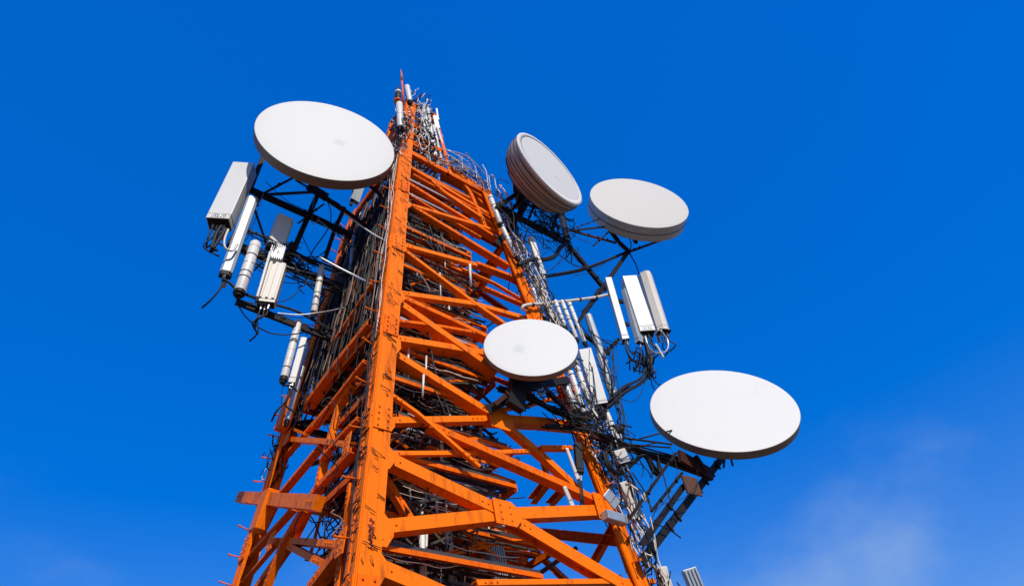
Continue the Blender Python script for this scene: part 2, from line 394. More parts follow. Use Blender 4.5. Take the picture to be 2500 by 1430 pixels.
# --- left face
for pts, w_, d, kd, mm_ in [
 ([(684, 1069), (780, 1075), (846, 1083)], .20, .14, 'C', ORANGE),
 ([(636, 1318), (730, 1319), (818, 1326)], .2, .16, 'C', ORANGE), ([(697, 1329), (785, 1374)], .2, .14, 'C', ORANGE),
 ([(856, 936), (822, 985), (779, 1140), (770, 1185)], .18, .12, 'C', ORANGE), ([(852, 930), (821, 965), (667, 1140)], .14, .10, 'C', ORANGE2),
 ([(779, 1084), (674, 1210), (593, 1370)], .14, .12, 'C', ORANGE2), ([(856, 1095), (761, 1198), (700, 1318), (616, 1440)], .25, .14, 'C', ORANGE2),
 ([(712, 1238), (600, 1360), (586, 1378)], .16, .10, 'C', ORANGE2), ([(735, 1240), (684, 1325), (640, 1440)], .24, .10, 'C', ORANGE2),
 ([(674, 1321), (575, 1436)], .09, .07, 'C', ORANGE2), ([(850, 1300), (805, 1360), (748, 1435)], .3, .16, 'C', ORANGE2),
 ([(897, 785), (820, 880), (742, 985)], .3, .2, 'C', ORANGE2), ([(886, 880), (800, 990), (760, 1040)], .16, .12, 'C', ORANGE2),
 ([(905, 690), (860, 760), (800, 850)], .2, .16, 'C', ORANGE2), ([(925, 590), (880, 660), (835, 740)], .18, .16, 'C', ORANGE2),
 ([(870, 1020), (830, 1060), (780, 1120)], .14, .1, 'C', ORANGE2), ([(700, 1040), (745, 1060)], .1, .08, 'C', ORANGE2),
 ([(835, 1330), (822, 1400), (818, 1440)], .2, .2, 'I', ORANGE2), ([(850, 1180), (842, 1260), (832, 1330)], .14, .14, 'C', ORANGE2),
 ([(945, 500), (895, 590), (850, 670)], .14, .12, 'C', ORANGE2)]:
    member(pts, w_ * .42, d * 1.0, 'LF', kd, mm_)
member([(578, 1211), (768, 1224)], .19, .125, 'LF', 'box', ORANGE, off=.145, name='projecting_beam')
# --- far faces
for pts, w_, d, fc, kd in [
 ([(1326, 1300), (1420, 1310), (1512, 1320)], .16, .14, 'RB', 'C'), ([(1344, 1176), (1306, 1224)], .13, .14, 'RB', 'C'),
 ([(1384, 1192), (1345, 1234)], .12, .1, 'RB', 'C'), ([(1503, 1285), (1452, 1378)], .1, .1, 'RB', 'C'),
 ([(1295, 1330), (1395, 1425)], .09, .08, 'RB', 'C'), ([(1120, 1180), (1420, 1390)], .07, .07, 'RB', 'C'), ([(1320, 1100), (1345, 1180)], .07, .07, 'RB', 'C'),
 ([(1240, 590), (1150, 720), (1100, 850)], .12, .12, 'RB', 'C'), ([(1085, 650), (1240, 760)], .12, .12, 'RB', 'C'),
 ([(1215, 640), (1130, 790)], .14, .1, 'RB', 'C'), ([(1290, 790), (1180, 930)], .1, .1, 'RB', 'C'), ([(1100, 880), (1300, 960)], .1, .1, 'RB', 'C'),
 ([(1270, 800), (1105, 930)], .1, .1, 'RB', 'C'), ([(1070, 520), (1215, 600)], .1, .1, 'RB', 'C')]:
    member(pts, w_, d, fc, kd, ORANGE2, off=.02)
zl = [2.2, 3.9, 5.4, 6.8, 8.1, 9.3, 10.4, 11.4, 12.4]
for i in range(len(zl) - 1):
    z, z2 = zl[i], zl[i + 1]
    for f, (qa, qb) in (('LB', ('L', 'B')),):
        n = PL[f][1]
        for pa, pb, w_ in ((corner(qa, z), corner(qb, z), .12), (corner(qa, z), corner(qb, z2), .1), (corner(qb, z), corner(qa, z2), .09)):
            if i < 3 and w_ != .12:
                pb = pa.lerp(pb, 0.999)
                if w_ == .1: continue
                pb = pa.lerp(pb, .45)
            cnt += 1
            b = MB(); b.beam(pa - n * (.03 + .004 * (cnt % 5)), pb - n * (.03 + .004 * (cnt % 5)), w_, .1, n, 'C'); b.build("diagonal_brace" if w_ < .12 else "horizontal_beam", SHADE_BROWN if i % 2 else ORANGE2, tower)  # alternate bays get the shade-darkened brown to make the inside darker
# gusset plates along the near and right legs
def gusset(x, y, face, hw, hh, off):
    p = on(x, y, face, off); n = PL[face][1]
    s = (E1 if face == 'RF' else E2); upv = n.cross(s).normalized(); upv = upv if upv.z > 0 else -upv
    b = MB(); pr = [(-hw, -hh), (hw * .5, -hh), (hw, -hh * .3), (hw, hh * .4), (hw * .4, hh), (-hw, hh)]
    if n.dot(s.cross(upv)) < 0: pr = pr[::-1]
    b.prism(pr, p - n * .006, p + n * .006, s, upv)
    for i in range(-1, 2):
        for j in (-.5, .2): b.lathe([(.013, 0), (.013, .012), (.0005, .014)], p + s * (j * hw) + upv * (i * hh * .55) + n * .006, n, 6, False)
    b.build("gusset_plate", ORANGE, tower)
for x, y, a, b_ in [(990, 495, .12, .14), (975, 600, .14, .16), (966, 718, .16, .18), (955, 835, .16, .2), (940, 1027, .14, .16), (935, 1110, .16, .18), (925, 1290, .18, .2), (910, 1380, .16, .2)]:
    gusset(x, y, 'RF', a, b_, -.02)
for x, y, a, b_ in [(1215, 535, .14, .14), (1245, 590, .14, .14), (1300, 775, .15, .16), (1405, 1035, .18, .2), (1478, 1238, .2, .22), (1225, 1022, .22, .2), (1240, 1252, .22, .18)]:
    gusset(x, y, 'RF', a, b_, -.022)
for x, y, a, b_ in [(700, 1068, .12, .14), (640, 1218, .14, .2), (660, 1322, .12, .14), (845, 1085, .1, .16), (830, 1325, .12, .16), (590, 1372, .16, .2)]:
    gusset(x, y, 'LF', a, b_, -.02)
# orange box covers on the left leg
for (x0, y0, x1, y1) in [(716, 962, 686, 1048), (662, 1198, 628, 1296)]:
    p0, p1 = on(x0, y0, 'LF', .1), on(x1, y1, 'LF', .1)
    b = MB(); a = (p1 - p0).normalized(); n = LFN; b.bar(p0, p1, .32, .18, n)
    o = b.build("box_cover", ORANGE, legs['L'], bevel=.015)

# --- inside platforms: bearers and gratings at each landing
def plat(z, a0, a1, b0, b1, flip=False):
    fr = MB()
    W_ = wd(z)
    for b_ in (b0, (b0 + b1) / 2, b1):
        fr.beam(rel(a0, b_, z), rel(a1, b_, z), .05, .06, EZ, 'C', .008)
    for a_ in (a0, a1):
        fr.beam(rel(a_, b0, z - .004), rel(a_, b1, z - .004), .06, .09, EZ, 'C', .008)
    po = fr.build("platform", SHADE_BROWN if random.random() < .4 else ORANGE2, tower)
    gr = MB(); n = int((b1 - b0) * W_ / .075)
    for i in range(n + 1):
        if random.random() < .06: continue
        t = b0 + (b1 - b0) * i / n
        aa = a0 + random.uniform(-.01, .03); ab = a1 - random.uniform(-.02, .05)
        gr.bar(rel(aa, t, z + .03), rel(ab, t, z + .03 + random.uniform(-.012, .012)), random.uniform(.02, .034), .045, EZ)
    for i in range(int((a1 - a0) * W_ / .3) + 1):
        t = a0 + (a1 - a0) * i / max(1, int((a1 - a0) * W_ / .3))
        gr.bar(rel(t, b0, z + .06), rel(t, b1, z + .06), .014, .014, EZ)
    pl_ = MB(); am = a0 + (a1 - a0) * random.uniform(.5, .75); bm = b0 + (b1 - b0) * random.uniform(.1, .3)
    q0, q1, q2, q3 = rel(a0, bm, z + .09), rel(am, bm, z + .09), rel(am, b1, z + .09), rel(a0, b1, z + .09)
    pl_.box((q0 + q2) / 2, (q1 - q0) / 2, (q3 - q0) / 2, EZ * .004)
    pl_.build("shade_plate", GRATE, po)  # solid plate added over the open grating to shade the inside
    jo = MB(); nj = int((b1 - b0) * W_ / .16)
    for i in range(nj + 1):
        t = b0 + (b1 - b0) * (i + random.uniform(-.25, .25)) / nj; zj = z - random.uniform(.01, .07)
        jo.bar(rel(a0 + random.uniform(0, .06), t, zj), rel(a1 - random.uniform(0, .12), t, zj), random.uniform(.012, .022), random.uniform(.02, .05), EZ)
    o = jo.build("joist", random.choice([GALV, ORANGE2, SHADE_BROWN]), po); o['kind'] = 'stuff'
    o = gr.build("grating", GRATE, po); o['kind'] = 'stuff'
for z, a0, a1, b0, b1 in [(1.6, .05, .75, .05, .85), (2.3, .06, .62, .06, .42), (3.1, .06, .6, .05, .46), (3.7, .1, .75, .12, .42), (4.4, .06, .58, .06, .44), (5.1, .12, .62, .08, .42), (5.7, .06, .56, .06, .44), (6.4, .1, .6, .08, .5),
                          (7.0, .05, .52, .06, .9), (7.7, .1, .62, .08, .8), (8.4, .06, .5, .06, .95), (9.0, .05, .66, .06, .9), (9.6, .06, .6, .06, .95), (10.2, .06, .55, .05, .95), (10.8, .06, .6, .06, .95), (11.4, .06, .7, .06, .95), (11.95, .06, .8, .06, .9)]:
    plat(z, a0, a1, b0, b1)
# secondary bracing: thin angle irons in planes set back behind the front right face, and behind the left face
for m_, n_, nm in ((ORANGE2, 240, 'secondary_bracing'), (SHADE_BROWN, 300, 'secondary_bracing'), (GRATE, 320, 'secondary_bracing')):
    sbm_ = MB()
    for i in range(n_):
        z = random.uniform(1.8, 12.2); pb = random.choice((.1, .18, .26, .34, .45)); amx = .58 if z < 7.5 else .72
        if i % 3:
            a0 = random.uniform(.04, amx - .12); dz = random.choice((-.45, -.3, 0, .3, .45, .5)); a1 = min(amx, a0 + random.uniform(.1, .32))
            p, q = rel(a0, pb, z), rel(a1, pb, min(12.3, z + dz)); n = -E2
        else:
            p = rel(random.choice((.08, .16, .25)), random.uniform(.05, .3 if z < 7 else .75), z); q = p + E2 * random.uniform(.3, .6 if z < 7 else 1.0) + EZ * random.choice((-.4, 0, .35)); n = -E1
        sbm_.beam(p, q, random.uniform(.022, .042), random.uniform(.02, .04), n, 'L', .005)
    sbm_.build(nm, m_, tower)['kind'] = 'stuff'
cm_ = MB()
for i in range(46):
    z = random.uniform(1.8, 11.3); a_ = random.uniform(.08, .55); p = rel(a_, random.uniform(.04, .22), z)
    cm_.tube([p, p + EZ * random.uniform(.25, .75) + rv(.04)], random.uniform(.012, .026), 6)
cm_.build('conduit', BEIGE, tower)['kind'] = 'stuff'
# handrails, ladder
lad = MB()
for s_ in (-.2, .2): lad.tube([rel(.33, .45, GROUND) + E1 * s_, rel(.4, .45, 12.4) + E1 * s_], .022, 6)
for i in range(48):
    z = GROUND + .3 + i * .29; q = rel(.33 + .07 * (z - GROUND) / 14, .45, z); lad.tube([q - E1 * .2, q + E1 * .2], .012, 5)
lad.build("ladder", GALV, tower)
# inside struts and conduits
def inside(x, y, depth): # a point behind the front right face
    return on(x, y, v2(-.5 * wd(6) + depth))
for i in range(34):
    z = random.uniform(1.5, 11.5); a, b_ = random.uniform(.1, .6), random.uniform(.15, .7)
    q = rel(a, b_, z); L = random.uniform(.5, 1.6)
    dv = random.choice([EZ + rv(.2), E1 + EZ * random.uniform(-.8, .8), E2 + EZ * random.uniform(-.8, .8)]).normalized()
    b = MB(); b.beam(q, q + dv * L, random.uniform(.05, .1), .06, E1.cross(dv) if abs(dv.dot(E1)) < .8 else EZ, 'L', .01)
    b.build("strut", random.choice([ORANGE2, SHADE_BROWN, SHADE_BROWN]), tower)  # mostly the darkened brown, painting the inside as shaded
# top of the tower: shoulder frame and narrow mast
def mw_(z): return 1.2 + (z - 12.9) * (.83 - 1.2) / 2.36
def mc(a, b, z): return corner('N', z) + E1 * (a * mw_(z)) + E2 * (b * mw_(z))
mk = 0
for a, b_ in ((1, 0), (0, 1), (1, 1)):
    b = MB(); b.beam(mc(a, b_, 12.3), mc(a, b_, 15.2), .09, .09, -E2 if b_ == 0 else -E1, 'L', .015); b.build("mast_leg", ORANGE, tower)
zz = [12.35, 12.85, 13.35, 13.85, 14.35, 14.8, 15.15]
for i, z in enumerate(zz):
    for (a, b_), (c, d), n in (((0, 0), (1, 0), -E2), ((0, 0), (0, 1), -E1), ((1, 0), (1, 1), E1), ((0, 1), (1, 1), E2)):
        b = MB(); b.beam(mc(a, b_, z) - n * .02, mc(c, d, z) - n * .02, .06, .06, n, 'C', .01); b.build("mast_beam", ORANGE if i % 2 else ORANGE2, tower)
        if i < len(zz) - 1 and i % 2:
            b = MB(); b.beam(mc(a, b_, z) - n * .03, mc(c, d, zz[i + 1]) - n * .03, .06, .05, n, 'L', .01); b.build("mast_brace", ORANGE2, tower)
for pts, w_, kd, m_ in [([(1106, 412), (1177, 458), (1212, 508)], .2, 'C', ORANGE), ([(1080, 425), (1150, 462), (1205, 520)], .14, 'C', ORANGE2), ([(1105, 405), (1150, 470), (1190, 560)], .1, 'C', ORANGE2), ([(1120, 440), (1165, 470), (1200, 490)], .12, 'C', ORANGE2)]:
    member(pts, w_, .12, 'RF', kd, m_, name='shoulder_beam', off=-.05 - .02 * cnt % .1)
b = MB()
for q in (1.0,):
    for z in (12.5,):
        for (a, b1_), (c, d), n in ((('R'), 0), (('B'), 0), 0) if False else []: pass
for ka, kb, n in (('R', 'B', E1), ('L', 'B', E2), ('N', 'L', -E1), ('N', 'R', -E2)):
    b = MB(); b.beam(corner(ka, 12.4) - n * .02, corner(kb, 12.4) - n * .02, .14, .12, n, 'C'); b.build("horizontal_beam", ORANGE2, tower)
rail = MB()
for h in (.35, .7):
    rail.tube(spline([corner('R', 12.4) + EZ * h + rv(.03), corner('R', 12.4).lerp(mc(1, 0, 12.9), .5) + EZ * (h + .05) + rv(.03), mc(1, 0, 12.9) + EZ * h * .6], 5), .014, 5)
for t in (0, .33, .66): 
    q = corner('R', 12.4).lerp(mc(1, 0, 12.7), t); rail.tube([q, q + EZ * .72], .014, 5)
rail.build("handrail", GALV, tower)
#@@PART2
# ================================================================== DISHES
def dish(label, cx, cy, dist, az, el, R, depth, m_face=None, m_side=None, bowl=False, seam=False, stain=None, dots=None):
    az, el = math.radians(az), math.radians(el)
    n = V((math.sin(az) * math.cos(el), -math.cos(az) * math.cos(el), math.sin(el)))
    c = at(cx, cy, dist)
    t = thing("drum_dish", label, "dish antenna", c, "round microwave dishes on the tower")
    side = n.cross(EZ).normalized(); upv = side.cross(n)
    m = MB()
    if bowl:
        m.lathe([(.0005, .012), (R * .5, .010), (R * .88, .004)], c, n, 96)
        fo = m.build("radome", m_face or RADOME, t)
        m = MB(); m.lathe([(R * .888, .0), (R * .888, .012), (R * .99, .008), (R, -.004), (R, -.05), (R * .96, -.06)], c, n, 96); m.build("rim", m_face or RADOME, t)
        m = MB(); m.lathe([(R * .985, -.05), (R * .985, -.22), (R * .93, -.42), (R * .78, -.62), (R * .52, -.76), (R * .2, -.82), (.0005, -.83)], c, n, 96); m.build("bowl", BOWL, t)
        for k, (r_, h) in enumerate(((1.0, -.13), (1.0, -.2), (.975, -.3), (.945, -.40), (.885, -.50), (.80, -.60), (.68, -.69), (.5, -.77))):
            ax_ = (n + side * random.uniform(-.05, .05) + upv * random.uniform(-.05, .05)).normalized()
            m = MB(); m.lathe([(R * r_ - .02, h - .012), (R * r_ + .0015, h - .003), (R * r_ + .0015, h + .003), (R * r_ - .02, h + .012)], c, ax_, 96, False, close=True); m.build("rib_band", DARK, t)
        hubh = -.8
    else:
        m.lathe([(.0005, R * .030), (R * .3, R * .027), (R * .6, R * .019), (R * .85, R * .006), (R * .985, .0), (R * .994, -.002)], c, n, 128)
        fo = m.build("radome", m_face or RADOME, t)
        m = MB(); m.lathe([(R * .985, -.006), (R * .998, -.006)], c, n, 128, False); m.lathe([(R * .998, -.006), (R, -.010)], c, n, 128, False); m.lathe([(R, -.010), (R, -depth)], c, n, 128); m.lathe([(R, -depth), (R * .95, -depth - .012)], c, n, 128, False)
        so = m.build("shroud", m_side or SHROUD_SHADED, t)
        if seam:
            m = MB(); m.lathe([(R * .999, -depth * .52), (R * 1.004, -depth * .52), (R * 1.004, -depth * .56), (R * .999, -depth * .56)], c, n, 128, False); m.build("seam_band", DARK, t)
        m = MB(); m.lathe([(R * .985, -depth + .004), (R * .97, -depth - .03), (R * .8, -depth - .10), (R * .5, -depth - .20), (R * .2, -depth - .27), (.0005, -depth - .28)], c, n, 64); m.build("back_shell", DARK, t)
        hubh = -depth - .27
    m = MB(); m.lathe([(.0005, hubh - .30), (R * .14, hubh - .30), (R * .14, hubh + .0), (R * .2, hubh + .06)], c, n, 16, False); m.build("hub", SHADE_BROWN, t)
    m = MB()
    for s_ in (-1, 1):
        for q in (-.45, .45):
            m.bar(c + n * (hubh + .1) + side * (s_ * R * .42) + upv * (q * R), c + n * (hubh - .28) + side * (s_ * .1) + upv * (q * .3), .05, .05, side)
    m.bar(c + n * (hubh - .3) - upv * R * .38, c + n * (hubh - .3) + upv * R * .38, .09, .09, n)
    m.build("back_bracket", SHADE_BROWN, t)
    if dots:
        dx, dy = dots; m = MB()
        for k in range(9):
            p = c + side * (-dx * R - k * R * .022) * 1 + upv * (dy * R + random.uniform(-.01, .01) * R) + n * (R * .021)
            if bowl: p = c + side * (-dx * R - k * R * .022) + upv * (dy * R + random.uniform(-.012, .012) * R) + n * .0135
            m.box(p, side * (R * random.uniform(.003, .008)), upv * (R * random.uniform(.003, .006)), n * .0012)
        m.build("faint_print", GREY, t)['kind'] = 'stuff'
    if stain:
        # a soft greyish scuff on the radome, fixed to the surface
        mt = (m_face or RADOME).copy(); mt.name = "radome_scuffed"; fo.data.materials[0] = mt
        tr = mt.node_tree; bs = tr.nodes["Principled BSDF"]; src = bs.inputs['Base Color'].links[0].from_socket
        co = tr.nodes.new("ShaderNodeTexCoord"); mp_ = tr.nodes.new("ShaderNodeMapping"); mp_.vector_type = 'POINT'
        sx, sy, sr_ = stain; pos = side * (-sx * R) + upv * (sy * R)
        vm = tr.nodes.new("ShaderNodeVectorMath"); vm.operation = 'DISTANCE'; vm.inputs[1].default_value = pos
        nz_ = tr.nodes.new("ShaderNodeTexNoise"); nz_.inputs['Scale'].default_value = 5
        tr.links.new(co.outputs['Object'], nz_.inputs['Vector'])
        mx_ = tr.nodes.new("ShaderNodeMix"); mx_.data_type = 'VECTOR'; mx_.inputs['Factor'].default_value = .12
        tr.links.new(co.outputs['Object'], mx_.inputs['A']); tr.links.new(nz_.outputs['Color'], mx_.inputs['B'])
        tr.links.new(mx_.outputs['Result'], vm.inputs[0])
        rg = tr.nodes.new("ShaderNodeMapRange"); rg.inputs['From Min'].default_value = sr_ * R; rg.inputs['From Max'].default_value = 0; rg.inputs['To Max'].default_value = .5; rg.interpolation_type = 'SMOOTHSTEP'
        tr.links.new(vm.outputs['Value'], rg.inputs['Value'])
        m2 = tr.nodes.new("ShaderNodeMix"); m2.data_type = 'RGBA'; tr.links.new(rg.outputs[0], m2.inputs['Factor']); tr.links.new(src, m2.inputs['A'])
        m2.inputs['B'].default_value = (.36, .40, .43, 1); tr.links.new(m2.outputs['Result'], bs.inputs['Base Color'])
    return t, c, n, c + n * (hubh - .3)
D1 = dish("huge white drum dish on the left, above the boxy panel aerials", 798.5, 338.9, 14.3, 26.1, 2.1, 1.394, .22, stain=(.22, -.02, .12))
D2 = dish("white dish with a deep grey bowl and ringed rim, turned away to the right", 1344.1, 411.2, 15.6, 50.4, 2.5, 1.08, .3, bowl=True, dots=(.02, -.28))
D3 = dish("cream coloured thick drum dish with a seam round its deep grey side", 1560.5, 492.5, 18.4, 13.6, 9.3, 1.355, .42, m_face=RADOME_WARM, m_side=SHROUD, seam=True)
D4 = dish("smallest round white dish, in front of the orange braces and right leg", 1295.9, 843.7, 10.6, 8.2, 14.3, .762, .1, stain=(-.16, .0, .2), dots=(.12, -.02))
D5 = dish("big white drum dish on the lowest boom, right of the tower", 1765.1, 993.2, 13.2, 2.3, 23.4, 1.352, .16)

# ================================================================== OUTRIGGERS that carry the dishes and panels
def frame(name, label, cat, org, items, group="dark steel outriggers bolted to the tower"):
    t = thing(name, label, cat, org, group)
    for nm, pts, w_, d, pl, kd, m_ in items:
        P = [on(x, y, pl) if not isinstance(x, V) else x for x, y in pts]
        b = MB(); n = pl[1] if n_ok(pl) else EZ
        if n.dot(P[0]) > 0: n = -n
        for i in range(len(P) - 1):
            if kd == 'T': b.tube([P[i], P[i + 1]], w_ / 2, 8)
            elif nm == 'clamp_plate' or nm == 'gusset_plate': b.beam(P[i], P[i + 1], w_ * .8, d * .6, n, kd, .01)
            else: b.beam(P[i], P[i + 1], w_ * (.92 if nm in ('beam', 'post') else .7), d * .6, n, kd, .01)
        for i in range(1, int((P[-1] - P[0]).length / .35)):
            q = P[0].lerp(P[-1], i / max(1, int((P[-1] - P[0]).length / .35)))
            if kd != 'T' and len(P) == 2 and random.random() < .6: b.box(q + n * .012, (P[1] - P[0]).normalized() * .02, n * .014, n.cross(P[1] - P[0]).normalized() * (w_ * .56))
        b.build(nm, m_, t)
    return t
def n_ok(pl): return True
LV = v2(.45)
LVa, LVb, LVc = v2(.40), v2(.34), v2(.50)
frame("outrigger", "three tiered dark steel outrigger reaching left under the huge dish", "outrigger frame", on(870, 575, LV), [
    ("beam", [(603, 456), (872, 577)], .15, .12, LV, 'C', DARK), ("beam", [(558, 588), (846, 703)], .17, .14, LV, 'C', DARK),
    ("beam", [(577, 733), (842, 838)], .13, .10, LV, 'C', DARK), ("post", [(645, 378), (611, 462)], .10, .10, LVa, 'box', DARK),
    ("post", [(636, 468), (566, 596)], .16, .12, LVa, 'box', DARK), ("post", [(778, 470), (739, 560), (698, 655)], .11, .1, LVa, 'box', DARK),
    ("post", [(842, 505), (815, 568), (793, 635)], .085, .08, LVa, 'box', DARK), ("strut", [(646, 470), (716, 433)], .06, .06, LVb, 'L', DARK),
    ("strut", [(642, 474), (775, 467)], .07, .07, LVc, 'L', DARK), ("strut", [(722, 438), (775, 470)], .05, .05, LVb, 'L', DARK),
    ("strut", [(622, 508), (650, 592)], .05, .05, LVb, 'L', DARK), ("strut", [(783, 472), (842, 512), (938, 583)], .15, .1, v2(.1), 'C', SHADE_BROWN),
    ("strut", [(898, 446), (948, 490)], .11, .08, v2(-.4), 'C', SHADE_BROWN), ("strut", [(792, 497), (728, 545)], .05, .05, LVb, 'L', SHADE_BROWN),
    ("clamp_plate", [(752, 452), (800, 482)], .34, .05, v2(.2), 'box', SHADE_BROWN), ("clamp_plate", [(694, 635), (716, 590)], .1, .14, LVb, 'box', DARK),
    ("strut", [(690, 640), (775, 680), (845, 706)], .07, .06, LVc, 'C', DARK), ("strut", [(870, 440), (858, 500)], .09, .07, LVb, 'box', DARK)])
b = MB(); p0, p1 = on(878, 455, LVb), on(865, 492, LVb); b.bar(p0, p1, .2, .1, -E2)
tag(b.build("junction_box", GREY, None, org=p1), "flat dark box hanging just under the right rim of the huge left dish", "junction box")
RV = v2(-1.6); RVa, RVb, RVc = v2(-1.66), v2(-1.72), v2(-1.54)
frame("outrigger", "dark criss-cross steel outrigger holding the bowl dish and the cream dish", "outrigger frame", on(1215, 505, RV), [
    ("beam", [(1205, 495), (1392, 594)], .17, .13, RV, 'C', DARK), ("beam", [(1382, 586), (1483, 708)], .14, .12, RVc, 'C', DARK),
    ("post", [(1300, 470), (1272, 520), (1214, 596)], .16, .12, v2(-1.45), 'box', DARK), ("strut", [(1214, 505), (1282, 458)], .13, .1, RVb, 'C', DARK),
    ("strut", [(1246, 522), (1277, 474)], .09, .08, RVa, 'box', DARK), ("strut", [(1310, 490), (1285, 548)], .06, .06, RVb, 'L', DARK),
    ("strut", [(1345, 500), (1372, 590)], .05, .05, RVc, 'L', DARK), ("strut", [(1368, 500), (1350, 560)], .1, .08, RVa, 'box', DARK),
    ("beam", [(1388, 560), (1505, 592)], .06, .06, RVa, 'L', SHADE_BROWN), ("beam", [(1388, 563), (1478, 553)], .05, .05, RVb, 'L', DARK),
    ("strut", [(1390, 561), (1462, 535)], .03, .03, RVb, 'L', DARK), ("clamp_plate", [(1482, 548), (1512, 590), (1540, 616)], .26, .07, RVa, 'box', SHADE_BROWN),
    ("strut", [(1630, 580), (1536, 614)], .09, .08, RVb, 'C', SHADE_BROWN), ("beam", [(1536, 612), (1485, 685), (1428, 762)], .11, .1, RVa, 'box', DARK),
    ("strut", [(1450, 599), (1486, 566)], .06, .05, RVb, 'box', DARK), ("strut", [(1465, 704), (1413, 786), (1370, 850)], .1, .09, RVb, 'box', DARK),
    ("strut", [(1424, 812), (1490, 862)], .1, .1, RVa, 'box', DARK), ("strut", [(1474, 866), (1512, 826)], .1, .1, RVb, 'box', DARK),
    ("strut", [(1362, 582), (1392, 598)], .14, .06, RVb, 'box', DARK), ("bracket", [(1503, 730), (1522, 735)], .14, .1, RVa, 'box', DARK), ("bracket", [(1510, 786), (1536, 790)], .14, .1, RVa, 'box', DARK)])
t = thing("handrail_pipe", "pale bent pipe rail running from the right leg to the slim white panel", "pipe rail", on(1280, 745, RV))
b = MB(); b.tube(spline([on(1274, 756, v2(-1.7)), on(1284, 745, v2(-1.75)), on(1340, 740, v2(-1.75)), on(1440, 728, v2(-1.75)), on(1486, 719, v2(-1.75))], 6), .035, 8); b.build("pipe", BEIGE, t)
b = MB()
for x, y in ((1300, 744), (1335, 741), (1375, 736), (1415, 731), (1455, 726)):
    q = on(x, y, v2(-1.75)); b.lathe([(.045, -.03), (.045, .03)], q, E1, 8, False)
b.build("pipe_clamp", DARK, t)
DV = v2(-2.3); DVa, DVb = v2(-2.38), v2(-2.46)
frame("boom", "lowest dark boom with twin inclined tubes holding the big dish at the right", "boom", on(1570, 1350, DV), [
    ("beam", [(1440, 1056), (1600, 1112), (1735, 1160)], .12, .11, DV, 'C', SHADE_BROWN), ("tube_arm", [(1764, 1118), (1569, 1370)], .16, .13, DVa, 'C', DARK),
    ("tube_arm", [(1672, 1184), (1568, 1330)], .12, .1, DVb, 'C', DARK), ("strut", [(1652, 1104), (1540, 1262)], .06, .06, DVb, 'L', DARK),
    ("strut", [(1668, 1152), (1592, 1247)], .06, .06, DVa, 'L', DARK), ("strut", [(1520, 1068), (1640, 1084)], .035, .03, DVb, 'T', DARK), ("strut", [(1530, 1084), (1635, 1092)], .03, .03, DVb, 'T', DARK),
    ("strut", [(1562, 1070), (1640, 1050)], .03, .03, DVa, 'T', DARK), ("clamp_plate", [(1662, 1110), (1740, 1156)], .3, .12, DVb, 'box', SHADE_BROWN),
    ("gusset_plate", [(1672, 1180), (1708, 1188)], .40, .05, v2(-2.55), 'box', RUST), ("strut", [(1700, 1110), (1728, 1150)], .12, .1, v2(-2.5), 'box', SHADE_BROWN),
    ("strut", [(1770, 1120), (1768, 1140)], .05, .04, DVb, 'box', DARK), ("strut", [(1786, 1118), (1790, 1136)], .05, .04, DVb, 'box', DARK)])
frame("dish_mount", "black bracket fixing the smallest dish to the orange right face", "mounting bracket", on(1285, 945, v2(-2.0)), [
    ("post", [(1275, 905), (1262, 990)], .32, .2, v2(-2.25), 'box', DARK), ("beam", [(1190, 1000), (1300, 940), (1390, 925)], .14, .12, v2(-2.1), 'C', DARK),
    ("strut", [(1210, 985), (1265, 940)], .1, .1, v2(-2.2), 'C', SHADE_BROWN), ("strut", [(1320, 935), (1395, 1005)], .12, .1, v2(-2.1), 'C', SHADE_BROWN), ("lamp_disc", [(1318, 962), (1330, 950)], .14, .05, v2(-2.2), 'box', GREY)])

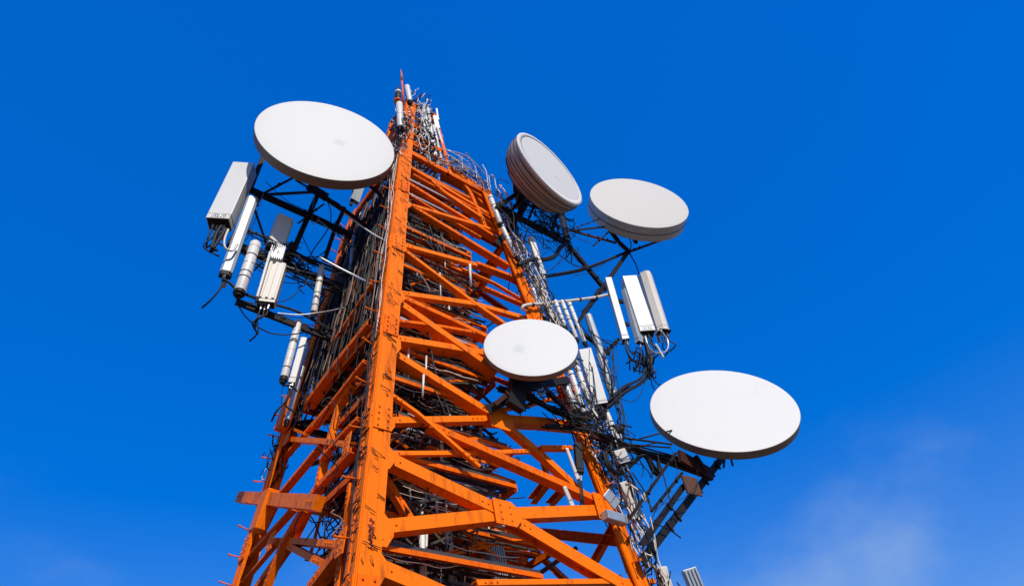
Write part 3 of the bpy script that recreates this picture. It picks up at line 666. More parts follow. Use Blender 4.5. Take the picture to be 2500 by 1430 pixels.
# ================================================================== AERIALS
def basis(p0, p1, az):                      # p0 top, p1 bottom
    a = (p0 - p1).normalized(); az = math.radians(az)
    f = V((math.sin(az), -math.cos(az), 0)); f = (f - a * f.dot(a)).normalized(); s = a.cross(f).normalized()   # s points to the left of the face
    return a, f, s
def jumper(mb, p, a, f, s, L, r=.016, bend=.12, n=6):
    q = [p, p - a * (L * .35), p - a * (L * .75) + s * random.uniform(-bend, bend) + f * random.uniform(-.05, .05), p - a * (L * .9) + s * random.uniform(-bend, bend) * 1.6 - f * .15]
    mb.tube(spline(q, 4), r, n)
def panel(label, top, bot, pl, w_, d, az, m_=None, cap=None, cap_h=.1, group="panel aerials", chamfer=.0, print_=None, jumpers=3, brackets=True, ribs=0, name="panel_antenna", cat="panel antenna", taper=1.0):
    m_ = m_ or WHITE; cap = cap or BEIGE
    p0, p1 = on(top[0], top[1], pl), on(bot[0], bot[1], pl)
    a, f, s = basis(p0, p1, az)
    t = thing(name, label, cat, p1, group)
    h = w_ / 2; c = chamfer
    def prof(h, d, c):
        if c: return [(-h, -d), (-h, -c), (-h + c, 0), (h - c, 0), (h, -c), (h, -d)]
        return [(-h, -d), (-h, 0), (h, 0), (h, -d)]
    b = MB(); b.prism(prof(h, d, c), p1 + a * cap_h, p0, s, f); b.build("housing", m_, t, bevel=.012)
    if ribs:
        b = MB()
        for i in range(ribs):
            x = -h + w_ * (i + .5) / ribs; b.bar(p1 + a * (cap_h + .02) + s * x + f * .012, p0 - a * .02 + s * x + f * .012, w_ / ribs * .45, .03, f)
        b.build("rib", m_, t)['kind'] = 'stuff'
    b = MB(); b.prism(prof(h * .97, d * .97, c * .97), p1, p1 + a * (cap_h - .008), s, f); b.build("end_cap", cap, t)
    b = MB(); b.prism([(-h * .9, -d * .9), (-h * .9, -.01), (h * .9, -.01), (h * .9, -d * .9)], p1 - a * .012, p1 - a * .002, s, f); b.build("base_plate", DARK, t)
    if print_:
        y0 = cap_h * .5; ph = cap_h * .30
        b = MB(); cc = p1 + a * y0 + f * (.0035 - d * 0); b.box(cc, s * (h * .66), a * (cap_h * .36), f * .002); pl_ = b.build("label_plate", PRINTED, t)
        b = MB(); cc = cc + f * .004
        for poly in print_:
            for (x0, y0_), (x1, y1_) in zip(poly[:-1], poly[1:]):
                q0 = cc - s * (x0 * h * .6) + a * (y0_ * ph); q1 = cc - s * (x1 * h * .6) + a * (y1_ * ph)
                b.bar(q0, q1, w_ * .028, .002, f)
        b.build("lettering", INK, pl_)
    if brackets:
        b = MB()
        for q in (.2, .75):
            pc = p1.lerp(p0, q) - f * (d + .06); b.box(pc, s * (h * .5), a * .05, f * .06)
        b.tube([p1 - a * .05 - f * (d + .15), p0 + a * .02 - f * (d + .15)], .035, 8)
        b.build("bracket", GALV, t)
    for j in range(jumpers):
        x = -h * .6 + w_ * .6 * (j + .5) / max(1, jumpers); pc = p1 + s * x - f * (d * random.uniform(.25, .7))
        b = MB(); b.lathe([(.022, -.01), (.022, -.07), (.015, -.075), (.015, -.12)], pc, a, 8, False); co = b.build("connector", GALV, t)
        b = MB(); jumper(b, pc - a * .12, a, f, s, random.uniform(.35, .7)); b.build("jumper_cable", BLACK, t)
    return t
def pole(label, top, bot, pl, r, m_=None, group="tube aerials", bands=3, name="tube_antenna", cat="tube antenna", cap_m=None, dome=True, foot=True):
    m_ = m_ or WHITE
    p0, p1 = on(top[0], top[1], pl), on(bot[0], bot[1], pl); a = (p0 - p1).normalized(); L = (p0 - p1).length
    t = thing(name, label, cat, p1, group)
    b = MB(); prof = [(r * .96, 0), (r, .01), (r, L - r * .4), (r * .8, L - r * .12), (.0005, L)] if dome else [(r, 0), (r, L), (.0005, L + .002)]
    b.lathe(prof, p1, a, 16); b.build("tube", m_, t)
    for i in range(bands):
        q = L * (i + .5) / bands + random.uniform(-.05, .05) * L
        b = MB(); b.lathe([(r * .9, q - .012), (r * 1.05, q - .01), (r * 1.05, q + .01), (r * .9, q + .012)], p1, a, 16, False); b.build("band", random.choice([DARK, GALV, BEIGE]), t)
    if foot:
        b = MB(); b.lathe([(.0005, -.08), (r * .7, -.08), (r * .8, -.05), (r * 1.06, -.03), (r * 1.06, .03)], p1, a, 12, False); b.build("foot", cap_m or DARK, t)
    return t
# strokes of the little plates' lettering: x from -1 to 1, y from -1 to 1
TXT_L = [[(-1, 1), (-1, -1)], [(-1, .9), (-.78, .9)], [(-.75, .8), (-.8, -.3), (-.62, .9)], [(-.9, -.9), (-.66, -.9)], [(-.42, .9), (-.52, .3), (-.45, -.7), (-.25, -.9)], [(-.05, 1), (-.08, -.9), (.14, -.8)],
         [(.12, 1), (.14, -1)], [(.14, .95), (.36, .8)], [(.3, -.9), (.42, .9), (.62, .9), (.66, -.6), (.36, -.5)], [(.8, 1), (.95, .4), (.85, -1)]]
TXT_R = [[(-1, 1), (-.95, -1), (-.82, -1)], [(-.7, 1), (-.66, -1)], [(-.62, .9), (-.60, -.9)], [(-.4, .95), (-.32, -1)], [(-.33, .9), (-.24, -.8)], [(-.06, 1), (-.04, .05)], [(.0, 1), (.02, .05)], [(-.02, -.75), (.02, -.98)],
         [(.26, .95), (.26, .2), (.3, -.1), (.26, -.9), (.42, -.9)], [(.56, 1), (.58, -.9)], [(.6, 1), (.63, -.9)], [(.85, 1), (.95, -.2), (1, -1)]]
PA, TA = "box panel aerials on the outriggers", "white tube aerials on the tower"
# left cluster
panel("large white box panel at the far left, its base plate lettered", (595, 396), (531, 532), v2(.2), .41, .3, 12, cap_h=.13, print_=TXT_L, cap=BEIGE, group=PA, jumpers=4)
panel("narrow blue grey panel just right of the large left box panel", (618, 478), (549, 668), v2(.1), .2, .12, 25, m_=GREY, cap=DARK, cap_h=.08, group=PA, jumpers=1, chamfer=.04)
pole("banded stubby white tube between the narrow grey panel and the ribbed panel", (625, 592), (584, 715), v2(.1), .095, group=TA, bands=6)
panel("short cream box panel hanging highest inside the left outrigger", (700, 527), (676, 596), v2(.2), .32, .26, 40, m_=BEIGE, cap=GREY, cap_h=.05, group=PA, jumpers=2, chamfer=.03)
panel("finned grey radio unit under the short cream box panel", (682, 598), (668, 642), v2(.22), .26, .2, 25, m_=GREY, cap=DARK, cap_h=.12, group=PA, jumpers=2, ribs=7, name="radio_unit", cat="radio unit")
panel("ribbed cream panel standing on the lowest left beam", (678, 640), (648, 735), v2(.2), .31, .18, 18, m_=BEIGE, cap=BEIGE, cap_h=.06, group=PA, jumpers=3, ribs=3)
pole("thin pale rod left of the ribbed cream panel", (660, 615), (627, 728), v2(.15), .025, group=TA, bands=2)
pole("pale tube at the inner end of the left outrigger, below its middle beam", (786, 648), (766, 765), v2(.3), .06, group=TA, m_=BEIGE, bands=4)
pole("slim grey pole hanging from the inner end of the top left beam", (864, 574), (845, 757), v2(.35), .038, group=TA, m_=GALV, bands=3)
pole("banded white tube under the left outrigger, the outer of a pair", (730, 783), (692, 926), v2(.5), .065, group=TA, bands=8)
panel("slim white panel under the left outrigger, beside the banded tube", (742, 822), (712, 932), v2(.5), .11, .1, 15, cap=BEIGE, group=PA, jumpers=2, brackets=False)
pole("thin blue grey pipe climbing the left leg above its orange box cover", (752, 850), (700, 1030), v2(.9), .045, group=TA, m_=GALV, bands=4)
# right cluster
panel("slim white panel, left of the trio at the right", (1485, 676), (1528, 826), v2(-1.9), .15, .2, 2, cap=WHITE, group=PA, jumpers=2, brackets=False)
panel("wide white panel in the middle of the right trio, slotted lettering at its base", (1537, 672), (1582, 806), v2(-1.9), .36, .30, 8, cap_h=.14, cap=WHITE, print_=TXT_R, group=PA, jumpers=4)
panel("flat grey slab hanging behind the wide white panel of the right trio", (1520, 706), (1556, 834), v2(-1.7), .12, .2, -45, m_=GREY, cap=GREY, group=PA, jumpers=1, brackets=False)
panel("angular cream panel with slanted sides, rightmost of the trio", (1581, 660), (1626, 802), v2(-1.95), .33, .27, 20, m_=BEIGE, cap=BEIGE, cap_h=.12, chamfer=.11, group=PA, jumpers=3)
panel("short weathered upright box under the bowl dish's right edge", (1368, 503), (1386, 574), v2(-1.75), .15, .12, 20, m_=BEIGE, cap=GREY, cap_h=.3, group=PA, jumpers=2, brackets=False)
panel("narrow beige upright box between the right leg and the criss-cross outrigger", (1297, 577), (1327, 668), v2(-1.75), .13, .1, 20, m_=BEIGE, cap=GREY, cap_h=.3, group=PA, jumpers=2, brackets=False)
for lab, tp, bt, r in [("white tube hanging from the pale rail, leftmost of three in a row", (1355, 733), (1380, 800), .045), ("white tube hanging from the pale rail, middle of three in a row", (1371, 733), (1408, 828), .045),
                       ("white tube hanging from the pale rail, rightmost of three in a row", (1389, 738), (1428, 838), .045)]:
    pole(lab, tp, bt, v2(-1.8), r, group=TA, bands=5)
for lab, tp, bt, r, m_ in [("broad cream tube strapped to the right leg above the smallest dish", (1312, 685), (1348, 782), .075, BEIGE), ("white pipe strapped to the right leg, left of the broad cream tube", (1296, 692), (1328, 778), .05, WHITE),
                           ("short cream tube strapped to the right leg just above the smallest dish's rim", (1340, 742), (1368, 802), .06, BEIGE), ("white pipe on the right leg at the height of the bowl dish", (1196, 478), (1222, 548), .06, WHITE),
                           ("white pipe on the right leg below the criss-cross outrigger's corner", (1222, 545), (1262, 630), .055, WHITE)]:
    pole(lab, tp, bt, v2(-1.62), r, m_=m_, group=TA, bands=4)
panel("long grey upright panel right of the three hanging tubes", (1437, 764), (1478, 884), v2(-1.85), .14, .14, 10, m_=GREY, cap=GREY, group=PA, jumpers=1, brackets=False, chamfer=.04)
panel("weathered grey beige panel below the long grey one", (1466, 860), (1506, 978), v2(-1.9), .15, .14, 10, m_=GREY, cap=BEIGE, cap_h=.25, group=PA, jumpers=2, brackets=False, chamfer=.04)
panel("bright white box panel beside the smallest dish's right edge", (1428, 850), (1468, 984), v2(-2.1), .24, .2, 4, cap=WHITE, cap_h=.05, group=PA, jumpers=2, brackets=False)
for lab, tp, bt, r, m_ in [("grey tube under the smallest dish, leftmost on the right leg", (1372, 922), (1408, 1004), .07, GALV), ("white tube under the smallest dish, second on the right leg", (1392, 905), (1428, 1010), .05, WHITE),
                           ("white tube under the smallest dish, third on the right leg", (1408, 895), (1450, 1014), .055, WHITE), ("cream tube behind the bright white box panel's foot", (1432, 905), (1474, 1014), .05, BEIGE),
                           ("pale tube hanging below the heavy black cable bend", (1478, 1000), (1512, 1082), .05, BEIGE)]:
    pole(lab, tp, bt, v2(-2.0), r, m_=m_, group=TA, bands=4)
panel("cream box panel on the lower right leg, above the twin tubes' foot", (1524, 1174), (1562, 1262), v2(-2.3), .16, .2, 10, cap=GREY, group=PA, m_=BEIGE, jumpers=1, brackets=False)
panel("cream box panel at the bottom edge of the frame, on the right leg", (1614, 1382), (1644, 1470), v2(-2.3), .16, .14, 10, cap=GREY, group=PA, m_=BEIGE, jumpers=0, brackets=False)
panel("ribbed dark grey unit alone at the bottom edge, right of the tower", (1683, 1386), (1722, 1480), v2(-2.4), .22, .12, 5, m_=GREY, cap=GREY, jumpers=0, ribs=4, group=PA, brackets=True, name="radio_unit", cat="radio unit")
panel("white slat hanging from the right face in the open gap", (1384, 1092), (1412, 1168), v2(-2.05), .05, .04, 10, cap=WHITE, group=PA, jumpers=0, brackets=False, name="white_slat", cat="slat")
panel("white slat hanging just above the lowest wide orange beam", (1378, 1186), (1400, 1236), v2(-2.05), .06, .04, 10, cap=WHITE, group=PA, jumpers=0, brackets=False, name="white_slat", cat="slat")
panel("silver bracket plate bolted to the right leg beside the wide beam's end", (1480, 1200), (1508, 1232), v2(-2.35), .18, .03, 20, m_=GALV, cap=GALV, jumpers=0, brackets=False, name="bracket_plate", cat="bracket plate")
panel("silver box across the right leg where the wide beam ends", (1484, 1252), (1532, 1266), v2(-2.4), .14, .14, 10, m_=GALV, cap=GALV, cap_h=.04, jumpers=0, brackets=False, name="junction_box", cat="junction box")
panel("small black camera box on an arm below the tubes at the right", (1512, 1038), (1516, 1052), v2(-2.1), .16, .12, 20, m_=DARK, cap=DARK, cap_h=.02, jumpers=1, brackets=False, name="camera_box", cat="camera")
panel("dark ragged cable box hanging in the open gap by the right leg", (1412, 1078), (1418, 1150), v2(-2.1), .12, .1, 20, m_=DARK, cap=DARK, cap_h=.05, jumpers=2, brackets=False, name="cable_box", cat="cable box")
panel("tan equipment box by the leg where cables meet the lowest boom", (1512, 1096), (1526, 1128), v2(-2.45), .2, .16, 10, m_=BEIGE, cap=GREY, cap_h=.04, jumpers=2, brackets=False, name="junction_box", cat="junction box")
# inside the tower
INV = v2(-1.0)
pole("white post inside the tower nearest the near leg, below the wide beam", (1030, 1292), (1034, 1420), v2(-1.7), .045, group=TA, bands=1, foot=False)
pole("pale post inside the tower, right of the first white post", (1093, 1282), (1108, 1445), v2(-1.6), .05, group=TA, m_=BEIGE, bands=1, foot=False)
panel("finned grey heat sink unit inside the tower at the bottom edge", (1212, 1330), (1226, 1430), v2(-1.75), .2, .16, 30, m_=GREY, cap=GREY, jumpers=0, ribs=6, brackets=False, name="radio_unit", cat="radio unit")
pole("long pale pipe lying along a shaded inner beam", (973, 1170), (1145, 1252), v2(-1.3), .03, group=TA, m_=BEIGE, bands=3, foot=False)
pole("grey pipe lying inside the tower behind the wide beam", (1150, 1284), (1278, 1336), v2(-1.2), .05, group=TA, m_=GALV, bands=3, foot=False)
b = MB(); q = on(1097, 772, v2(-.9)); b.lathe([(.07, -.1), (.075, 0), (.06, .06), (.0005, .09)], q, EZ, 16)
tag(b.build("dome_lamp", SHROUD, None, org=q), "small pale dome lamp in the shade inside the tower", "lamp")
# top of the mast
TPL = v2(-1.0)
t = thing("lightning_rod", "thin orange lightning rod at the very top of the tower", "lightning rod", on(985, 252, TPL))
b = MB(); b.tube([on(985, 256, TPL), on(983, 222, TPL), on(981, 195, TPL)], .03, 8, r1=.02); b.build("rod", ORANGE2, t)
b = MB(); b.tube([on(981, 196, TPL), on(980.5, 182, TPL), on(978.5, 170, TPL)], .035, 8, r1=.006); b.build("tip", ORANGE, t)
t = thing("beacon", "black warning beacon with a white collar at the tower's top", "beacon", on(972, 250, TPL))
a_ = EZ; q = on(971.5, 248, TPL)
for nm, pr, m_ in [("base", [(.0005, -.02), (.09, -.02), (.09, .04), (.06, .06)], ORANGE2), ("body", [(.065, .05), (.075, .09), (.075, .36), (.06, .38)], DARK), ("collar", [(.06, .375), (.08, .38), (.08, .45), (.06, .46)], WHITE), ("cap", [(.075, .455), (.07, .53), (.04, .60), (.016, .64), (.012, .78), (.0005, .78)], BLACK)]:
    b = MB(); b.lathe(pr, q, a_, 14); b.build(nm, m_, t)
pole("short white tube aerial beside the lightning rod", (993.5, 210), (1001, 250), TPL, .068, group=TA, bands=0)
pole("taller white tube aerial just below the black beacon", (975, 252), (977.5, 314), v2(-1.2), .078, group=TA, bands=1)
TPR = v2(-1.05)
RODN = ["first from the left", "second from the left", "long one", "longest one", "rightmost one", "middle one hung lower", "short one at the back"]
for i, (tp, bt, r) in enumerate([((1035, 260), (1049, 348), .042), ((1044, 263), (1058, 352), .04), ((1050, 300), (1072, 420), .036), ((1058, 306), (1086, 424), .036), ((1068, 312), (1092, 392), .03), ((1042, 300), (1066, 405), .032), ((1030, 268), (1040, 330), .03)]):
    pole("thin white rod aerial at the tower's top right, " + RODN[i], tp, bt, TPR, r, group="thin rods crowded at the right of the mast top", bands=2, name="rod_antenna", cat="rod antenna", foot=False)
panel("small white box aerial among the rods at the top", (1062, 282), (1069, 312), TPR, .12, .08, 20, group=PA, jumpers=1, brackets=False)
panel("curved white blade behind the small box aerial at the top", (1066, 264), (1070, 292), v2(-.9), .05, .03, 20, group=PA, jumpers=0, brackets=False, name="blade_antenna", cat="blade antenna")

# ================================================================== CABLES: the heavy runs are things, the tangles are stuff
def cable(label, pts, r=.018, m_=None, strands=1, spread=.03, name="cable", cat="cable", group=None):
    P = [on(x, y, p) if isinstance(p, (tuple, str)) else at(x, y, p) for x, y, p in pts]
    t = thing(name, label, cat, P[0], group) if strands > 1 else None
    for k in range(strands):
        o_ = rv(spread) if strands > 1 else V((0, 0, 0))
        Q = [p + o_ + (rv(spread * .6) if strands > 1 else V((0, 0, 0))) for p in P]
        b = MB(); b.tube(spline(Q, 6), r * random.uniform(.75, 1.15) if strands > 1 else r, 6)
        if t: b.build("strand", m_ or BLACK, t)
        else: tag(b.build(name, m_ or BLACK, None, org=P[0]), label, cat, group)
R19, R20, R23 = v2(-1.9), v2(-2.05), v2(-2.3)
CG = "black cables strung round the tower"
cable("heavy black cable bend sweeping from the right trio of panels to the leg", [(1578, 835, R19), (1586, 880, R19), (1575, 925, R19), (1530, 950, R19), (1500, 975, R20), (1470, 1005, R20), (1420, 1018, R20), (1360, 1005, R20), (1300, 975, R20), (1220, 945, v2(-1.9))], .022, strands=8, spread=.06, name="cable_bundle", cat="cable bundle", group=CG)
cable("black cable run along the top of the lowest boom", [(1330, 1040, R20), (1400, 1045, R20), (1460, 1056, R23), (1510, 1080, R23), (1560, 1098, R23), (1640, 1120, R23), (1690, 1130, R23)], .02, strands=6, spread=.05, name="cable_bundle", cat="cable bundle", group=CG)
cable("thick black hose loop hanging under the lowest boom near the leg", [(1478, 1100, R23), (1490, 1140, R23), (1520, 1150, R23), (1550, 1125, R23), (1575, 1110, R23), (1600, 1145, R23), (1615, 1152, R23), (1605, 1115, R23)], .03, strands=3, spread=.03, name="cable_bundle", cat="cable bundle", group=CG)
cable("long black cable from the right leg up to the cream dish's mount", [(1300, 678, RV), (1340, 674, RV), (1420, 658, RV), (1480, 637, RV), (1534, 614, RV)], .03, strands=3, spread=.015, name="cable_bundle", cat="cable bundle", group=CG)
cable("black hose hooking from the outrigger's corner back to the right leg", [(1388, 592, RVb), (1368, 602, RVb), (1352, 625, RVb), (1330, 632, RVb), (1295, 634, RVb), (1262, 645, RVb)], .035, strands=3, spread=.02, name="cable_bundle", cat="cable bundle", group=CG)
cable("black cable falling from the cream dish to the right trio of panels", [(1536, 575, RVb), (1541, 600, RVb), (1538, 618, RVb), (1552, 645, RVb), (1560, 668, RVb)], .016, group=CG)
cable("looped white and black lead under the rightmost cream panel", [(1612, 805, R19), (1630, 830, R19), (1628, 855, R19), (1605, 862, R19), (1585, 850, R19), (1575, 820, R19)], .022, group=CG, m_=GALV)
cable("black lead looping under the slim white panel of the right trio", [(1527, 828, R19), (1530, 855, R19), (1545, 880, R19), (1570, 885, R19), (1588, 870, R19)], .022, group=CG)
cable("white connector stub dangling under the right trio of panels", [(1600, 840, R19), (1610, 856, R19), (1620, 874, R19)], .03, m_=WHITE, group=CG)
cable("thin black wire drooping from the heavy cable bend", [(1583, 905, R19), (1562, 965, R19), (1540, 980, R19), (1515, 972, R19)], .008, group=CG)
cable("black cable bundle strung along the middle beam of the left outrigger", [(592, 560, LVb), (640, 580, LVb), (700, 610, LVb), (745, 632, LVb), (790, 650, LVb), (850, 672, LVb)], .016, strands=5, spread=.05, name="cable_bundle", cat="cable bundle", group=CG)
cable("black cable bundle below the middle beam of the left outrigger", [(575, 598, LVb), (640, 650, LVb), (690, 668, LVb), (750, 690, LVb), (830, 715, LVb)], .014, strands=3, spread=.04, name="cable_bundle", cat="cable bundle", group=CG)
cable("black cable above the lowest beam of the left outrigger", [(590, 715, LVb), (650, 735, LVb), (720, 757, LVb), (765, 780, LVb), (810, 808, LVb)], .018, strands=2, spread=.02, name="cable_bundle", cat="cable bundle", group=CG)
cable("long thin black loop falling from the huge left dish's mount", [(795, 480, LVb), (808, 520, LVb), (800, 560, LVb), (765, 610, LVb), (752, 645, LVb), (765, 690, LVb), (790, 710, LVb)], .012, group=CG)
cable("black wire arcing from the huge left dish's mount to the tower", [(797, 482, LVb), (830, 500, LVb), (838, 525, LVb), (815, 548, LVb), (805, 600, LVb), (760, 640, LVb)], .011, group=CG)
cable("thin black wire stretched along the top left beam", [(650, 445, LVb), (700, 490, LVb), (760, 520, LVb), (830, 560, LVb), (880, 640, LVb)], .008, group=CG)
cable("pale cable stretched from the inner left tube to the near leg", [(780, 628, v2(-.2)), (830, 655, v2(-.3)), (880, 680, v2(-.5)), (918, 700, v2(-.9))], .022, m_=GALV, group=CG)
cable("pale cable stretched from the brown strut to the near leg", [(840, 520, v2(-.2)), (880, 550, v2(-.4)), (912, 572, v2(-.7)), (945, 590, v2(-1.2))], .016, m_=BEIGE, group=CG)
cable("black jumpers dangling in a hook under the large left box panel", [(548, 555, v2(.0)), (535, 575, v2(.0)), (522, 600, v2(.0)), (519, 612, v2(.0)), (526, 608, v2(.0))], .025, strands=3, spread=.04, name="cable_bundle", cat="cable bundle", group=CG)
cable("beige jumper curling under the large left box panel", [(557, 560, v2(.0)), (548, 585, v2(.0)), (550, 605, v2(.0)), (568, 612, v2(.0)), (580, 595, v2(.0))], .02, m_=BEIGE, group=CG)
cable("black lead hooked under the narrow grey panel at the left", [(546, 672, v2(.1)), (545, 682, v2(.1)), (560, 690, v2(.1)), (578, 710, v2(.1)), (585, 728, v2(.1))], .022, group=CG)
cable("black coil under the banded tube at the left", [(690, 920, v2(.5)), (684, 930, v2(.5)), (692, 940, v2(.5)), (712, 942, v2(.5)), (725, 955, v2(.5))], .018, group=CG)
for i, (pts, lab) in enumerate([
    ([(1240, 585), (1300, 575), (1340, 590)], "thin wire sagging from the right leg to the criss-cross outrigger"),
    ([(1215, 478), (1255, 498), (1300, 520), (1350, 572)], "thin wires running down the criss-cross outrigger's beam"),
    ([(1480, 640), (1440, 665), (1400, 672)], "thin wire parallel to the long black cable at the right"),
    ([(1395, 600), (1400, 625), (1425, 650)], "thin wire looping under the outrigger's corner"),
    ([(1428, 820), (1500, 835), (1522, 842)], "thin wire stretched to the slim white panel"),
    ([(1410, 762), (1450, 740), (1478, 705)], "thin wire slanting up to the outrigger's lower end")]):
    cable(lab, [(x, y, RVb) for x, y in pts], .008, group=CG)
for pts, lab in [([(1542, 1150), (1580, 1210), (1590, 1250)], "thin wire hanging left of the twin tubes"), ([(1605, 1110), (1620, 1160), (1640, 1235), (1655, 1255)], "thin wire crossing the twin tubes of the lowest boom"), ([(1590, 1275), (1630, 1290), (1662, 1312)], "short stiff lead sticking out right of the twin tubes"),
                  ([(1560, 1092), (1580, 1085), (1612, 1080), (1640, 1084)], "thin lead reaching under the big right dish")]:
    cable(lab, [(x, y, DVb) for x, y in pts], .011, group=CG)
for pts, lab in [([(790, 1185), (730, 1260), (715, 1310)], "thin black stay wire in the left gap, the left one"), ([(780, 1270), (745, 1320)], "thin black stay wire in the left gap, the right one")]:
    cable(lab, [(x, y, 'LF') for x, y in pts], .008, group=CG)

# tangles
def keep_in(p):                            # keeps loose wires behind the tower's faces
    q = p - AX; u, v, z = q.dot(E1), q.dot(E2), q.z; h = wd(z) / 2 - .16
    return loc(max(-h, min(h, u)), max(-h, min(h, v)), z)
def tangle(name, label, path, n, spread, rr, m_, seg=(3, 7), step=.35, wild=.5, cat="cable tangle", inside=False):
    b = MB(); L = len(path)
    for i in range(n):
        k = random.uniform(0, L - 1.001); p = path[int(k)].lerp(path[int(k) + 1], k % 1) + rv(spread)
        dirp = (path[int(k) + 1] - path[int(k)]).normalized()
        pts = [p]
        for j in range(random.randint(*seg)):
            p = p + (dirp * random.choice([1, 1, -.4]) * (1 - wild) + rv(1) * wild) * step * random.uniform(.5, 1.3)
            pts.append(p)
        if inside: pts = [keep_in(q) for q in pts]
        b.tube(spline(pts, 3), random.uniform(*rr), 4, cap=False)
    o = b.build(name, m_); tag(o, label, cat, None, 'stuff')
    return o
Rp = [corner('R', 3.0 + .5 * i) + E1 * .12 - E2 * .08 for i in range(20)]
Rp_b = [corner('R', 1.2 + .5 * i) + E1 * .1 + E2 * .1 for i in range(23)]
tangle("cable_tangle", "black wires tangled up the whole right leg", Rp, 160, .13, (.005, .013), BLACK, wild=.36)
tangle("cable_tangle", "pale wires tangled up the whole right leg", Rp, 120, .16, (.006, .016), BEIGE, wild=.22)
tangle("cable_tangle", "brown wires tangled behind the right leg", Rp_b, 50, .16, (.006, .014), BROWNW, wild=.4)
Mp = [mc(.5, .3, 12.3 + .3 * i) for i in range(10)]
tangle("cable_tangle", "pale wires crowding the narrow mast at the tower's top", Mp, 200, .40, (.007, .015), WHITE, wild=.36, step=.25)
tangle("cable_tangle", "black wires crowding the narrow mast at the tower's top", Mp, 230, .40, (.008, .018), BLACK, wild=.45, step=.22)
Mn = [mc(-.02, .02, 12.0 + .25 * i) for i in range(9)]
tangle("cable_tangle", "wires knotted round the mast just under the tallest white tubes", Mn, 60, .12, (.006, .012), GALV, wild=.6, step=.16)
tangle("cable_tangle", "black wires knotted round the mast just under the tallest white tubes", Mn, 60, .13, (.006, .012), BLACK, wild=.6, step=.16)
Sh = [corner('R', 12.3), corner('R', 12.3).lerp(mc(1, 0, 12.8), .5) + EZ * .2, mc(1, 0, 12.8)]
tangle("cable_tangle", "pale wires draped over the sloping right shoulder of the tower", Sh, 30, .1, (.005, .010), BEIGE, wild=.4, step=.25)
tangle("cable_tangle", "black wires draped over the sloping right shoulder of the tower", Sh, 30, .1, (.005, .010), BLACK, wild=.4, step=.25)
# curtain of cables down the inside of the left face
def curtain(name, label, n, m_, z0, z1, b0, b1, ins, rr):
    b = MB()
    for i in range(n):
        t = b0 + (b1 - b0) * random.random(); za = random.uniform(z0, z0 + (z1 - z0) * .5); zb = min(z1, za + random.uniform(1.5, 4.5)); pts = []
        k = max(3, int((zb - za) / .5)); io = random.uniform(.02, ins)
        for j in range(k + 1):
            z = za + (zb - za) * j / k
            pts.append(rel(0, t, z) + E1 * (io + random.uniform(-.03, .03)) + E2 * random.uniform(-.035, .035))
        b.tube(spline(pts, 3), random.uniform(*rr), 4, cap=False)
    tag(b.build(name, m_), label, "cable run", None, 'stuff')
curtain("cable_run", "dense curtain of black cables inside the left face", 300, BLACK, 6.6, 12.4, .14, .99, .5, (.006, .020))
curtain("cable_run", "grey and pale cables among the black curtain in the left face", 14, GALV, 7.0, 12.3, .4, .98, .5, (.005, .010))
curtain("cable_run", "rusty brown cables among the black curtain in the left face", 70, BROWNW, 6.8, 12.2, .1, .9, .5, (.006, .018))
# wires strung through the shaded inside
ip = [rel(.3, .3, 2.0 + .5 * i) for i in range(21)]
tangle("cable_tangle", "black wires strung through the shaded inside of the tower", ip, 260, .9, (.006, .018), BLACK, wild=.5, step=.4, inside=True)
tangle("cable_tangle", "brown wires strung through the shaded inside of the tower", ip, 110, .9, (.006, .016), BROWNW, wild=.5, step=.4, inside=True)
tangle("cable_tangle", "pale wires catching the light inside the tower", ip, 60, .7, (.004, .008), BEIGE, wild=.4, step=.3, inside=True)
def strung(name, label, n, m_, rr, a_rng, b_rng, z_rng):   # wires clipped along the landings, nearly level
    b = MB()
    for i in range(n):
        z = random.uniform(*z_rng); a0 = random.uniform(*a_rng); b0 = random.uniform(*b_rng); L = random.uniform(.08, .3); al = random.random() < .75
        pts = [rel(min(.62, a0 + (L * j / 4 if al else 0)), b0 + (0 if al else L * j / 4), z) + V((random.uniform(-.02, .02), random.uniform(-.02, .02), random.uniform(-.03, .03) - .05 * math.sin(j * .8))) for j in range(5)]
        b.tube(spline([keep_in(p) for p in pts], 3), random.uniform(*rr), 4, cap=False)
    tag(b.build(name, m_), label, "cable run", None, 'stuff')
strung("cable_run", "black cables clipped level along the landings behind the right face", 260, BLACK, (.008, .02), (.05, .5), (.06, .5), (1.6, 12.2))
strung("cable_run", "pale cables, many added as sunlit grating lines, along the landings behind the right face", 260, BEIGE, (.004, .008), (.04, .5), (.05, .22), (1.6, 12.2))  # many of these pale strands stand in for sunlight coming through the gratings
strung("cable_run", "brown cables clipped level along the landings behind the right face", 160, BROWNW, (.006, .016), (.05, .55), (.06, .4), (1.6, 12.2))
Lp = [corner('L', 5.6 + .4 * i) + E1 * .1 for i in range(12)]
tangle("cable_tangle", "black wires knotted on the left leg above its orange covers", Lp, 110, .15, (.006, .016), BLACK, wild=.38, step=.25)
tangle("cable_tangle", "grey wires knotted on the left leg above its orange covers", Lp, 35, .14, (.006, .014), GALV, wild=.45, step=.3)
lp = [rel(.1, .35, 3.2 + .4 * i) for i in range(8)]
tangle("cable_tangle", "black wires strung behind the lower left face", lp, 40, .3, (.006, .014), BLACK, wild=.5, step=.35)
Dp = [on(1265, 960, v2(-2.0)), on(1340, 985, v2(-2.0)), on(1400, 1020, v2(-2.1)), on(1460, 1060, v2(-2.2)), on(1500, 1090, v2(-2.3))]
tangle("cable_tangle", "black wires bunched below the smallest dish", Dp, 65, .16, (.006, .014), BLACK, wild=.5, step=.25)
Bp = [on(1300, 520, RVb), on(1345, 545, RVb), on(1375, 570, RVb)]
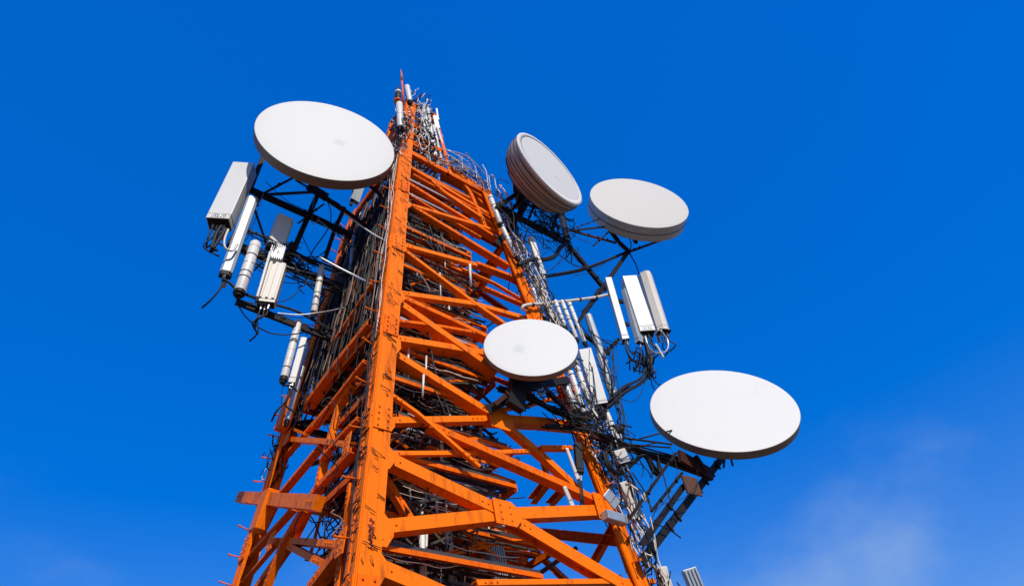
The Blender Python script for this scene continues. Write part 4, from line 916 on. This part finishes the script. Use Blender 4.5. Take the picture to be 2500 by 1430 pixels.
tangle("cable_tangle", "black wires hanging under the bowl dish", Bp, 45, .3, (.006, .014), BLACK, wild=.5, step=.3)
Op = [on(600, 590, LVb), on(680, 620, LVb), on(740, 650, LVb)]
tangle("cable_tangle", "black wires tangled on the left outrigger's middle beam", Op, 35, .14, (.006, .012), BLACK, wild=.5, step=.25)
Up = [on(1560, 850, R19), on(1570, 880, R19), on(1582, 905, R19)]
tangle("cable_tangle", "dark leads tangled under the right trio of panels", Up, 30, .1, (.008, .018), BLACK, wild=.5, step=.18)
# loose loops of cable swagged between the mounts
def swag(name, label, pts, n, m_, rr, sag=(.1, .5), span=(.3, 2.2)):
    b = MB(); k = 0
    P = [on(x, y, p) for x, y, p in pts]
    while k < n:
        p, q = random.choice(P), random.choice(P); d = (p - q).length
        if not span[0] < d < span[1]: continue
        k += 1; sg = random.uniform(*sag) * min(d, 1.2); p = p + rv(.07); q = q + rv(.07); sd = rv(.18)
        b.tube(spline([p.lerp(q, t) + (sd - EZ * sg) * (4 * t * (1 - t)) + rv(.015) for t in (0, .2, .4, .6, .8, 1)], 4), random.uniform(*rr), 5, cap=False)
    tag(b.build(name, m_), label, "cable loops", None, 'stuff')
LS = [(610, 460), (650, 478), (720, 510), (775, 470), (780, 535), (840, 565), (868, 578), (570, 592), (640, 622), (700, 650), (760, 670), (840, 702), (585, 735), (680, 770), (760, 805), (800, 640), (815, 570), (642, 470), (735, 560), (890, 640), (900, 560), (880, 720)]
swag("cable_loops", "black cable loops swagged through the left outrigger's cage", [(x, y, LVb) for x, y in LS], 15, BLACK, (.005, .013))
swag("cable_loops", "grey cable loops swagged through the left outrigger's cage", [(x, y, LVb) for x, y in LS], 5, GALV, (.006, .011))
RS = [(1215, 500), (1260, 525), (1300, 545), (1345, 570), (1388, 592), (1385, 560), (1300, 480), (1345, 500), (1370, 505), (1250, 590), (1262, 645), (1300, 634), (1330, 670), (1430, 655), (1440, 655), (1478, 705), (1530, 615), (1295, 690), (1340, 740)]
swag("cable_loops", "black cable loops swagged under the bowl dish and the criss-cross outrigger", [(x, y, RVb) for x, y in RS], 30, BLACK, (.005, .013), sag=(.05, .4))
QS = [(1410, 785), (1440, 800), (1478, 850), (1490, 862), (1512, 830), (1500, 920), (1490, 960), (1470, 1005), (1500, 1040), (1440, 900), (1420, 840), (1540, 1075), (1520, 1130), (1450, 1056), (1400, 1045)]
swag("cable_loops", "black cable loops strung between the panels and pipes on the right leg", [(x, y, R20) for x, y in QS], 24, BLACK, (.005, .013), sag=(.05, .4))
BS = [(1560, 1098), (1640, 1090), (1700, 1130), (1520, 1080), (1600, 1145), (1592, 1247), (1665, 1157), (1575, 1330), (1545, 1262), (1500, 1140), (1620, 1220), (1560, 1220)]
swag("cable_loops", "black cable loops along the lowest boom and its twin tubes", [(x, y, DVb) for x, y in BS], 6, BLACK, (.005, .012), sag=(.05, .35))
